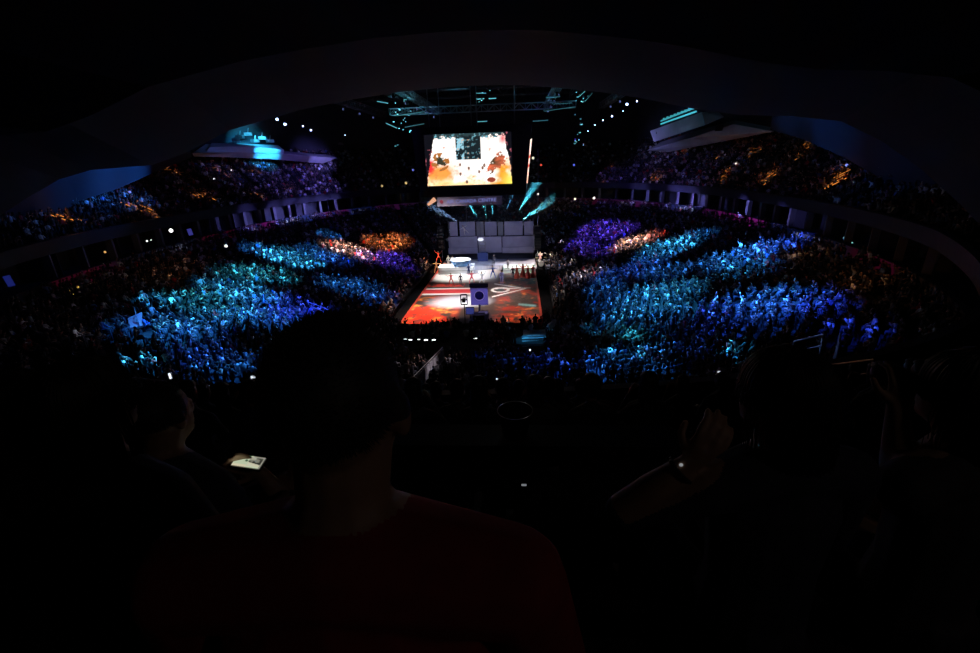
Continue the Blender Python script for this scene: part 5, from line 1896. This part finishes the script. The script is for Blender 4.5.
for x, y, r, cl, s_, nm in ((171, 230.5, 2.4, (1.0, 1.0, 0.95), 2.6, 'round white lamp in the left suites'), (147, 241, 1.2, (0.9, 1, 1), 1.5, 'tiny white lamp in the left suites, left of the round lamp'), (151, 240, .8, (0.9, 1, 1), 1., 'smaller tiny white lamp beside the other in the left suites'), (226, 246, 2.0, (1, .95, .85), 1.2, 'white light spot under the left ribbon board'), (11, 305, 2.0, (1.0, 0.45, 0.2), 1.6, 'orange lamp at the far left edge'), (105, 252, 1.4, (1.0, .5, .15), .8, 'small orange lamp in the left suites'),
                                (890, 227, 2.6, (0.6, 0.75, 1.0), 2.2, 'bright blue white lamp in the right suites'), (971.5, 281, 2.4, (1.0, 0.5, 0.25), 1.6, 'orange lamp at the far right edge'), (971.5, 286, 1.6, (1.0, 0.4, 0.15), 1.0, 'dim orange lamp under the other at the far right edge'), (852, 243, 1.2, (.3, .8, .8), .8, 'tiny teal lamp at the right end of the ribbon board'),
                                (66, 57, 1.6, (.15, .25, 1), .9, 'small blue lamp high in the dark roof at upper left'), (350, 3, 1.4, (1, .15, .05), .15, 'faint red lamp at the top of the dark roof'), (564, 238, 1.1, (.95, 1, 1), 2, 'tiny white lamp right of the stage'), (575, 199, 1.4, (1, .85, .6), 1.6, 'warm white lamp in the far suites right of the scoreboard'), (594, 198, 1.6, (1, .9, .8), 1.8, 'white lamp in the far suites beside the amber doorway'), (641, 209, 1.3, (1, .7, .4), 1.2, 'warm lamp under the ribbon at the far right corner'),
                                (533, 158, 1.6, (1, .95, .7), 1.0, 'pale lamp right of the side screen'), (541, 165, 1.4, (1, .1, .06), .8, 'red lamp right of the side screen'), (574, 165, 1.3, (.15, .2, 1), .8, 'blue lamp on the far wall at right'), (538, 194, 1.3, (1, .9, .9), 1.8, 'white lamp below the scoreboard at right'), (406, 183, 1.6, (1, .7, .3), .7, 'amber lamp left of the scoreboard'), (382, 186, 1.6, (1, .7, .3), .4, 'dim amber lamp far left of the scoreboard'), (413, 170, 1.4, (.2, .25, 1), .6, 'blue lamp left of the scoreboard'),
                                (729, 140, 1.3, (1, .9, .8), 1.4, 'white phone light high in the right upper stand'), (660, 153, 1.4, (.8, .8, 1), 1.6, 'white light at the top left of the right upper stand'), (687, 149, 1.2, (1, .8, .9), 1.3, 'pink white light under the right roof ledge'), (735, 166, 1.2, (1, .9, .8), 1.1, 'warm white light amid the right upper stand'), (232, 172, 1.2, (1, .95, .9), 1.2, 'white phone light in the left upper stand'), (215, 182, 1.2, (.9, .95, 1), 1.2, 'second white phone light in the left upper stand'), (845, 169, 1.5, (.25, .3, 1), 1.2, 'violet light above the amber steps at far right'), (131, 196, 1.6, (.25, .3, 1), .9, 'violet light above the amber steps at left')):
    p = atd(x, y, (8 if y < 60 else 44) if not (500 > x > 370 or 530 < x < 645) else 92)
    if y < 200 and y > 60 and not (370 < x < 645):
        p = upper_at(x, y) + np.array([0, 0, 0.4])
    ff = proj(p)[2]
    e = empty('small_lamp', p, nm, 'lamp')
    b = MB(); b.ell((0, 0, 0), (r * ff / FPX * .75,) * 3, 10, 6); b.build('bulb', emis('bulb_%d_%d' % (x, y), cl, s_), e)
    b = MB(); b.bar((0, 0, 0), (0, 0.1, 0.35), 0.03); b.build('bracket', BLACK, e)
# lit doorways of the far suites
for x, wd, cl, s_ in ((577, 3.5, (1, .6, .15), .6), (610, 4, (1, .6, .25), .35), (663, 5, (.9, .8, .6), .45), (682, 12, (.45, .42, .8), .25), (697, 6, (.35, .35, .8), .25), (428, 5, (.6, .8, .7), .5), (404, 5, (.9, .7, .3), .3)):
    y = 197 if x < 600 and x > 500 else (198 if x > 500 else 197)
    q, ph = hit_ring(x, y, 3.9)
    e = empty('suite_doorway', q, 'lit doorway of a far suite, %s' % {577: 'narrow amber one right of the stage', 610: 'dim amber one', 663: 'cream one at the right corner', 682: 'wide violet one', 697: 'small violet one', 428: 'pale green one left of the scoreboard', 404: 'dim amber one left of the scoreboard'}[x], 'doorway')
    e.rotation_euler = (0, 0, ph - PI / 2 + PI)
    W_ = wd * proj(q)[2] / FPX
    b = MB(); b.box((0, 0.06, 0), (W_ + .2, 0.1, 2.0)); b.build('frame', DARK, e)
    b = MB(); b.box((0, 0, 0), (W_, 0.08, 1.8)); b.build('opening', emis('door_%d' % x, cl, s_), e)

# ------------------------------------------------------------------ the people right in front of the camera
def strands(name, m, gen, n, r=0.0012, parent=None):
    vs, fs = [], []
    for k in range(n):
        pts = gen(k)
        a0 = len(vs)
        for i, p in enumerate(pts):
            rr = r * (1.0 - 0.75 * i / (len(pts) - 1))
            for t in (0, 2.09, 4.19):
                vs.append((p[0] + rr * math.cos(t), p[1] + rr * math.sin(t), p[2] + rr * 0.6 * math.cos(t + 1)))
        for i in range(len(pts) - 1):
            for t in range(3):
                fs.append((a0 + i * 3 + t, a0 + i * 3 + (t + 1) % 3, a0 + i * 3 + 3 + (t + 1) % 3, a0 + i * 3 + 3 + t))
    return mk(name, vs, fs, m, parent, None, True)


def fingers(J, B, wrist, palm_dir, across, curl, tag_, ln=1.0):
    """palm and five fingers rooted at the wrist joint; directions are unit vectors"""
    d, a, c_ = Vector(palm_dir).normalized(), Vector(across), Vector(curl)
    a = (a - d * a.dot(d)).normalized()
    c_ = (c_ - d * c_.dot(d) - a * c_.dot(a)).normalized()
    w = Vector(wrist)
    J['p' + tag_] = (tuple(w + d * 0.05 * ln), (0.02, 0.02))
    J['q' + tag_] = (tuple(w + d * 0.055 * ln - a * 0.018), (0.02, 0.016))
    J['s' + tag_] = (tuple(w + d * 0.055 * ln + a * 0.018), (0.02, 0.016))
    B += [('wri' + tag_, 'p' + tag_), ('wri' + tag_, 'q' + tag_), ('wri' + tag_, 's' + tag_), ('q' + tag_, 's' + tag_)]
    for i, (off, L) in enumerate(((-0.034, 0.07), (-0.0115, 0.082), (0.0115, 0.076), (0.034, 0.058))):
        b0 = w + d * 0.085 * ln + a * off
        n0, n1, n2 = 'f%d%s0' % (i, tag_), 'f%d%s1' % (i, tag_), 'f%d%s2' % (i, tag_)
        J[n0] = (tuple(b0), 0.0092)
        b1 = b0 + (d * 0.75 + c_ * 0.45).normalized() * L * 0.5
        J[n1] = (tuple(b1), 0.0086)
        b2 = b1 + (d * 0.35 + c_ * 0.85).normalized() * L * 0.5
        J[n2] = (tuple(b2), 0.0075)
        B += [(('q' if i < 2 else 's') + tag_, n0), (n0, n1), (n1, n2)]
    t0 = w + d * 0.03 - a * 0.035
    t1 = t0 + (d * 0.6 - a * 0.7 + c_ * 0.3).normalized() * 0.035
    t2 = t1 + (d * 0.8 + c_ * 0.5 - a * 0.1).normalized() * 0.03
    for n_, p, r in (('t0' + tag_, t0, 0.012), ('t1' + tag_, t1, 0.0105), ('t2' + tag_, t2, 0.009)):
        J[n_] = (tuple(p), r)
    B += [('p' + tag_, 't0' + tag_), ('t0' + tag_, 't1' + tag_), ('t1' + tag_, 't2' + tag_)]


def near_person(hc, rz, label, mats, pose=None, hairkind='short', headyaw=0.0, s=1.0, sleeve=0.16, wide=1.0):
    """hc: world position of the head centre. Built in local coordinates with the head at the origin, facing +Y."""
    J = {'pel': ((0, -0.05, -0.72), (0.17, 0.13)), 'wai': ((0, -0.06, -0.52), (0.155 * wide, 0.11)), 'che': ((0, -0.06, -0.32), (0.18 * wide, 0.115)), 'col': ((0, -0.05, -0.185), (0.095, 0.08)), 'nek': ((0, -0.03, -0.11), 0.058), 'hed': ((0, 0.0, -0.03), 0.065)}
    B = [('pel', 'wai'), ('wai', 'che'), ('che', 'col'), ('col', 'nek'), ('nek', 'hed')]
    for q, n in ((-1, 'L'), (1, 'R')):
        J['hip' + n] = ((0.1 * q, 0.02, -0.72), 0.095)
        J['kne' + n] = ((0.14 * q, 0.43, -0.7), 0.065)
        J['ank' + n] = ((0.14 * q, 0.4, -1.13), 0.045)
        J['toe' + n] = ((0.15 * q, 0.53, -1.18), 0.035)
        J['sho' + n] = ((0.2 * q * wide, -0.06, -0.22), 0.068)
        B += [('pel', 'hip' + n), ('hip' + n, 'kne' + n), ('kne' + n, 'ank' + n), ('ank' + n, 'toe' + n), ('col', 'sho' + n)]
        if pose and n in pose:
            el, wr, dirs = pose[n]
        else:
            el, wr, dirs = (0.27 * q * wide, 0.0, -0.5), (0.13 * q, 0.24, -0.6), ((-0.3 * q, 0.95, -0.1), (1.0 * q, 0.2, 0), (0, 0, -1))
        J['elb' + n] = (el, 0.048)
        m_ = (Vector(el) + Vector(wr)) * 0.5
        J['for' + n] = (tuple(m_), 0.043)
        J['wri' + n] = (wr, (0.029, 0.024))
        B += [('sho' + n, 'elb' + n), ('elb' + n, 'for' + n), ('for' + n, 'wri' + n)]
        fingers(J, B, wr, dirs[0], dirs[1], dirs[2], n)
    M = Matrix.Rotation(headyaw, 3, 'Z')
    me = skin_body('spectator', J, B, 'pel', 0.0062, head_shapes((0, 0, 0), s, M), 1)
    elb = [Vector(J['elbL'][0]), Vector(J['elbR'][0])]

    def fn(p):
        v = Vector(p)
        if p[2] > -0.15 and (p[0] ** 2 + (p[1] + 0.02) ** 2) < (0.078 if p[2] < -0.1 else 0.13) ** 2:
            return 3 if (p[2] > -0.01 and p[1] < 0.035) or p[2] > 0.06 else 0
        for n in 'LR':
            a_, b_ = Vector(J['elb' + n][0]), Vector(J['wri' + n][0])
            t = (v - a_).dot(b_ - a_) / (b_ - a_).length_squared
            s_ = Vector(J['sho' + n][0])
            u_ = min(max((v - s_).dot(a_ - s_) / (a_ - s_).length_squared, 0), 1)
            if ((v - s_) - (a_ - s_) * u_).length < ((v - a_) - (b_ - a_) * min(max(t, 0), 1)).length:
                continue
            if t > 0.0 and ((v - a_) - (b_ - a_) * min(max(t, 0), 1.8)).length < 0.11 and t > sleeve and p[2] > -0.66:
                return 0
        if p[2] < -0.62 and p[1] > -0.02 or p[2] < -0.68:
            return 2
        return 1
    paint_body(me, mats + [HAIRG if hairkind == 'short' else HAIRM], fn)
    o = bpy.data.objects.new('spectator', me)
    COL.objects.link(o)
    o.location = tuple(map(float, hc))
    o.rotation_euler = (0, 0, rz)
    tag(o, label, 'person')
    R = random.Random(int(abs(hc[0] * 1000)))
    if hairkind == 'short':
        def gen(k):
            t = R.uniform(0, 2 * PI)
            ph = math.asin(R.uniform(-0.45, 1.0))
            if math.sin(t) > 0.45 and ph < 0.6:
                t = -t
            d = Vector((math.cos(ph) * math.cos(t), math.cos(ph) * math.sin(t), math.sin(ph)))
            p0 = Vector((0.074 * s * d.x, (-0.012 + 0.093 * d.y) * s, (0.025 + 0.089 * d.z) * s))
            L = R.uniform(0.005, 0.011)
            g = Vector((R.uniform(-.4, .4), R.uniform(-.4, .4), R.uniform(-.2, .4)))
            p0, p1, p2 = M @ p0, M @ (p0 + d * L * 0.6 + g * 0.002), M @ (p0 + d * L + g * L * 0.4)
            return [p0, p1, p2]
        strands('hair', HAIRG, gen, 7000, 0.0009, o)
    elif hairkind in ('long', 'bob'):
        Lmax = 0.42 if hairkind == 'long' else 0.17
        def gen(k):
            t = R.uniform(0.12 * PI, 0.88 * PI) + PI
            if R.random() < 0.25:
                t = R.uniform(0, 2 * PI)
            ph0 = R.uniform(0.6, 1.5)
            pts = []
            rr = R.uniform(0.96, 1.05)
            for i in range(6):
                ph = ph0 * (1 - i / 5)
                d = Vector((math.cos(ph) * math.cos(t), math.cos(ph) * math.sin(t), math.sin(ph)))
                pts.append(M @ Vector((0.084 * rr * s * d.x, (-0.014 + 0.102 * rr * d.y) * s, (0.025 + 0.1 * rr * d.z) * s)))
            front = math.sin(t) > 0.25
            L = (0.05 if front else R.uniform(0.6, 1.0) * Lmax)
            p = pts[-1]
            for i in range(6):
                fr = (i + 1) / 6
                out = 1 + 0.22 * math.sin(min(1, fr * 1.2) * PI * 0.6) * (1 if hairkind == 'long' else 0.4)
                pts.append(Vector((p.x * out + R.uniform(-.004, .004), p.y * (1 + 0.12 * fr) + R.uniform(-.004, .004) - 0.012 * fr, p.z - L * fr)))
            return pts
        strands('hair', HAIRM, gen, 1500, 0.0042, o)
    return o


def placed(x, y, f):
    return atd(x, y, f)


# central man
near_person(placed(340, 404, 0.56), 0.02, 'large dark silhouette of a short haired man in a red shirt, left of centre', [SKIN, REDSH, TROUS], hairkind='short', s=1.0, wide=1.06)
# woman at left
near_person(placed(93, 402, 1.15), -0.12, 'dark silhouette of a long haired woman from behind at left', [SKIN, GREYSH, TROUS], hairkind='long')
# man beyond her
near_person(placed(20, 408, 1.35), 0.0, 'dark silhouette of a person with bobbed hair at the far left edge', [SKIN, GREYSH, TROUS], hairkind='bob')
near_person(placed(164, 415, 1.55), -0.2, 'dark spectator in navy between the long haired woman and the big central head', [SKIN, BLUESH, TROUS], hairkind='short')
# right: dark hair, left hand raised to the face
hcR = placed(779, 394, 1.15)
def loc_of(hc, rz, p):
    d = Vector(tuple(p - hc))
    return Matrix.Rotation(-rz, 3, 'Z') @ d
rzR = 0.18
elR = loc_of(hcR, rzR, placed(622, 512, 1.2))
wrR = loc_of(hcR, rzR, placed(690, 463, 1.13))
hdR = loc_of(hcR, rzR, placed(720, 431, 1.08))
dR = (hdR - wrR).normalized()
acR = -(loc_of(hcR, rzR, placed(698, 424, 1.1)) - loc_of(hcR, rzR, placed(714, 440, 1.1)))
near_person(hcR, rzR, 'dark silhouette of a person at right, forearm raised, wearing a wristwatch', [SKIN, BLUESH, TROUS],
            pose={'L': (tuple(elR), tuple(wrR), (tuple(dR), tuple(acR), tuple(loc_of(hcR, rzR, hcR + CF))))}, hairkind='bob', headyaw=0.25, s=1.05, sleeve=0.02)
rightp = [o for o in bpy.data.objects if o.get('label', '').startswith('dark silhouette of a person at right')][0]
b = MB()
wv = Vector(wrR) - (Vector(wrR) - Vector(elR)).normalized() * 0.03
ax = (Vector(wrR) - Vector(elR)).normalized()
a_ = ax.orthogonal().normalized()
b_ = ax.cross(a_)
for k in range(18):
    t0, t1 = 2 * PI * k / 18, 2 * PI * (k + 1) / 18
    b.bar(wv + (a_ * math.cos(t0) + b_ * math.sin(t0)) * 0.034, wv + (a_ * math.cos(t1) + b_ * math.sin(t1)) * 0.036, 0.006, 5)
wt = b.build('watch', BLACK, rightp)
tc = loc_of(hcR, rzR, CAM)
fc = wv + ((Vector(tc) - wv).normalized() + Vector((0, 0, 0.6))).normalized() * 0.036
b = MB(); b.ell(fc, (0.005, 0.004, 0.004), 12, 6); b.build('watch_glint', emis('watch_glint_glow', (0.9, 0.95, 1.0), 0.25), wt)  # white glint of the watch put in as a glowing spot
# far right person, hands raised before the face
hcF = placed(962, 392, 1.2)
rzF = 0.3
elF = loc_of(hcF, rzF, placed(900, 500, 1.3)); wrF = loc_of(hcF, rzF, placed(897, 412, 1.25)); hdF = loc_of(hcF, rzF, placed(908, 365, 1.25))
near_person(hcF, rzF, 'dark silhouette at the far right edge with one bare forearm and hand raised', [SKIN, GREYSH, TROUS],
            pose={'L': (tuple(elF), tuple(wrF), (tuple((hdF - wrF).normalized()), tuple(loc_of(hcF, rzF, hcF + CR)), tuple(loc_of(hcF, rzF, hcF + CF))))}, hairkind='bob', sleeve=0.1)
# one person lower in front with the bright phone
ph_c = placed(249, 461.5, 1.75)
hcP = placed(300, 442, 1.95)
rzP = 0.2
wrP = loc_of(hcP, rzP, placed(262, 474, 1.8)); elP = loc_of(hcP, rzP, placed(300, 520, 1.9))
wrP2 = loc_of(hcP, rzP, placed(228, 468, 1.95)); elP2 = loc_of(hcP, rzP, placed(225, 505, 2.05))
near_person(hcP, rzP, 'dark spectator hidden behind the central head holding a bright phone', [SKIN, GREYSH, TROUS],
            pose={'L': (tuple(elP2), tuple(wrP2), ((0.9, -0.1, 0.2), (0.2, 0.3, 0.9), (0.3, -0.9, 0.1))), 'R': (tuple(elP), tuple(wrP), ((-0.7, 0.1, 0.5), (0.2, 0.4, 0.9), (-0.4, -0.8, 0.1)))}, hairkind='short')
# the phone: flat slab held level, lit picture on it
Q = [placed(231, 465, 1.72), placed(259, 469, 1.7), placed(266, 458, 1.8), placed(238, 454, 1.82)]
cQ = sum(Q) / 4
nrm = np.cross(Q[1] - Q[0], Q[3] - Q[0]); nrm /= np.linalg.norm(nrm)
if nrm @ (CAM - cQ) < 0:
    nrm = -nrm
e = empty('phone', cQ, 'phone with a bright greenish white picture held flat beside the central head', 'phone')
b = MB()
o4 = [(q - cQ) * 1.08 for q in Q]
b.add([q - nrm * 0.002 for q in o4] + [q - nrm * 0.01 for q in o4], [(0, 1, 2, 3), (7, 6, 5, 4), (0, 4, 5, 1), (1, 5, 6, 2), (2, 6, 7, 3), (3, 7, 4, 0)])
b.build('case', BLACK, e)
NU, NV_ = 48, 28
vs, cl = [], []
for j in range(NV_):
    for i in range(NU):
        u, v = i / (NU - 1), j / (NV_ - 1)
        p = (Q[0] * (1 - u) + Q[1] * u) * (1 - v) + (Q[3] * (1 - u) + Q[2] * u) * v
        vs.append(p - cQ)
        n_ = float(fbm(np.array([u * 5.0]), np.array([v * 3.0]), 41)[0])
        col_ = np.array([0.55, 0.6, 0.42])
        if u < 0.5:
            col_ = np.array([0.5, 0.58, 0.4]) if v > 0.2 else np.array([0.65, 0.6, 0.42])
        if v > 0.78 and 0.08 < u < 0.5:
            col_ = np.array([0.03, 0.1, 0.04])
        if 0.5 < u < 0.97 and 0.14 < v < 0.9:
            col_ = np.array([0.02, 0.02, 0.015]) if n_ < 0.6 else np.array([0.22, 0.22, 0.17])
            if v < 0.34 - 0.35 * (u - 0.5) + 0.12:
                col_ = np.array([0.6, 0.58, 0.42])
            if v > 0.7 and u < 0.72:
                col_ = np.array([0.4, 0.38, 0.28])
        if u > 0.94 or (v > 0.88 and u > 0.6):
            col_ = np.array([0.3, 0.3, 0.24]) * (0.6 + n_)
        if math.hypot((u - 0.42) / 0.05, (v - 0.55) / 0.09) < 1:
            col_ = np.array([0.02, 0.06, 0.03])
        cl.append((*col_, 1))
fs = [(j * NU + i, j * NU + i + 1, (j + 1) * NU + i + 1, (j + 1) * NU + i) for j in range(NV_ - 1) for i in range(NU - 1)]
o = mk('screen', vs, fs, attr_mat('phone_picture', rough=0.3, emit=0.9, base=False), e)
ca = o.data.color_attributes.new('Col', 'FLOAT_COLOR', 'POINT')
ca.data.foreach_set('color', np.array(cl, np.float32).ravel())


# seat backs in the nearest row
def seat(p, rz, label, group=None):
    e = empty('arena_seat', p, label, 'seat', group, rz)
    b = MB(); b.box((0, 0, 0.45), (0.46, 0.42, 0.06)); b.build('seat_pan', SEATM, e)
    b = MB()
    M = Matrix.Rotation(0.12, 3, 'X')
    b.box((0, -0.24, 0.72), (0.46, 0.05, 0.5), M=M)
    b.build('backrest', SEATM, e)
    for q in (-0.24, 0.24):
        b = MB(); b.box((q, -0.02, 0.62), (0.04, 0.36, 0.04)); b.box((q, -0.05, 0.31), (0.04, 0.06, 0.62)); b.build('armrest', SEATM, e)
    return e


for x, y, ff, nm in ((205, 436, 1.9, 'dark seat back left of the glowing phone'), (425, 462, 2.2, 'dark seat back right of the central head'), (557, 483, 2.2, 'dark empty seat in the middle of the near rows')):
    p = placed(x, y, ff)
    seat(p - np.array([0, 0, 0.95]), 0, nm)
# thin-rimmed round bucket resting on a ledge ahead
p = placed(515, 409, 3.1)
e = empty('snack_bucket', p - np.array([0, 0, 0.2]), 'round dark bucket with a thin pale rim in the dark rows ahead', 'bucket')
b = MB(); b.lathe([(0.085, 0), (0.12, 0.19), (0.115, 0.19), (0.08, 0.01)], n=28); b.build('body', BLACK, e)
rl = empty('drink_rail', p - np.array([0, 0, 0.23]), 'dark narrow drink rail carrying the round bucket', 'rail')
b0_ = MB(); b0_.box((-0.1, 0, 0.0), (2.4, 0.26, 0.04)); b0_.build('ledge', BLACK, rl)
hz_ = p[2] - 0.23 - (zu0(-PI / 2) + slope_up(-PI / 2) * max(0, (10.0 - p[1])))
for q_ in (-1.1, 0.9):
    b0_ = MB(); b0_.bar((q_, 0, 0), (q_, 0, -hz_), 0.025, 8); b0_.build('post', BLACK, rl)
b = MB()
for k in range(32):
    a_, c_ = 2 * PI * k / 32, 2 * PI * (k + 1) / 32
    b.bar((0.122 * math.cos(a_), 0.122 * math.sin(a_), 0.19), (0.122 * math.cos(c_), 0.122 * math.sin(c_), 0.19), 0.0035, 5)
b.build('rim', mat('rim_pale', (0.7, 0.7, 0.7), 0.3, 0.5), e)
point('rows_glow', placed(505, 380, 3.6) + np.array([0, 0, 0.6]), 0.12, (1.0, 0.95, 0.9), 0.05)
# paper sheet and a small bright phone
p = placed(553, 474, 2.17)
e = empty('programme', p, 'pale folded paper programme in the dark rows, lower centre', 'paper')
b = MB(); b.box((0, 0, 0), (0.06, 0.004, 0.08), 0.3); b.build('cover', mat('paper', (0.4, 0.4, 0.4), 0.8), e)
for x, y, wd, hgt, ff, s_, nm in ((470, 446.5, 2.5, 1.6, 4, 0.3, 'tiny bluish phone screen ahead, left of the bucket'), (524, 485, 5, 1.5, 2.17, .2, 'small glinting phone edge at the lower centre'), (598, 398, 3, 5, 12, 1.4, 'small bright phone held up in the dark rows'), (665, 390, 5, 2.5, 12, .9, 'warm bright phone screen in the dark right rows'), (497, 379, 1.4, 1.4, 22, 1.6, 'pin sized phone light in the near lower rows'), (170, 376, 2, 6, 20, 1.4, 'narrow white phone screen at lower left'), (253, 377, 4, 3, 14, .9, 'white phone screen left of the central head'), (719, 373, 3, 4, 14, 1.0, 'phone screen left of the dark head at right'), (530, 350, 1.6, 2, 28, 1.4, 'pin sized pink phone light near the tunnel')):
    pp = placed(x, y, ff)
    e = empty('phone', pp, nm, 'phone')
    d = CAM - pp
    e.rotation_euler = (0, 0, math.atan2(d[1], d[0]) + PI / 2)
    b = MB(); b.box((0, 0.008, 0), (wd * ff / FPX * 1.15, 0.01, hgt * ff / FPX * 1.15)); b.build('case', BLACK, e)
    b = MB(); b.box((0, 0, 0), (wd * ff / FPX, 0.006, hgt * ff / FPX)); b.build('screen', emis('ph_%d' % x, (0.85, 0.93, 1.0) if x != 665 else (1, .9, .75), s_), e)

# weak unseen fill lamp added behind our own rows to show the nearest shoulders
e = empty('added_fill_lamp', (9.0, -1.9, 18.4), 'small warm fill lamp added unseen behind the camera rows', 'lamp')
b = MB(); b.box((0, 0, 0), (0.5, 0.2, 0.2)); b.build('housing', BLACK, e)
b = MB(); b.box((0, 0.11, -0.03), (0.4, 0.03, 0.12)); b.build('lens', emis('added_fill_lens', (1.0, 0.75, 0.6), 1.0), e)
spot('added_fill_glow', (9.0, -1.6, 18.3), (6.2, 1.6, 16.0), 95, 6.5, (1.0, 0.8, 0.7), 0.8, 0.15)
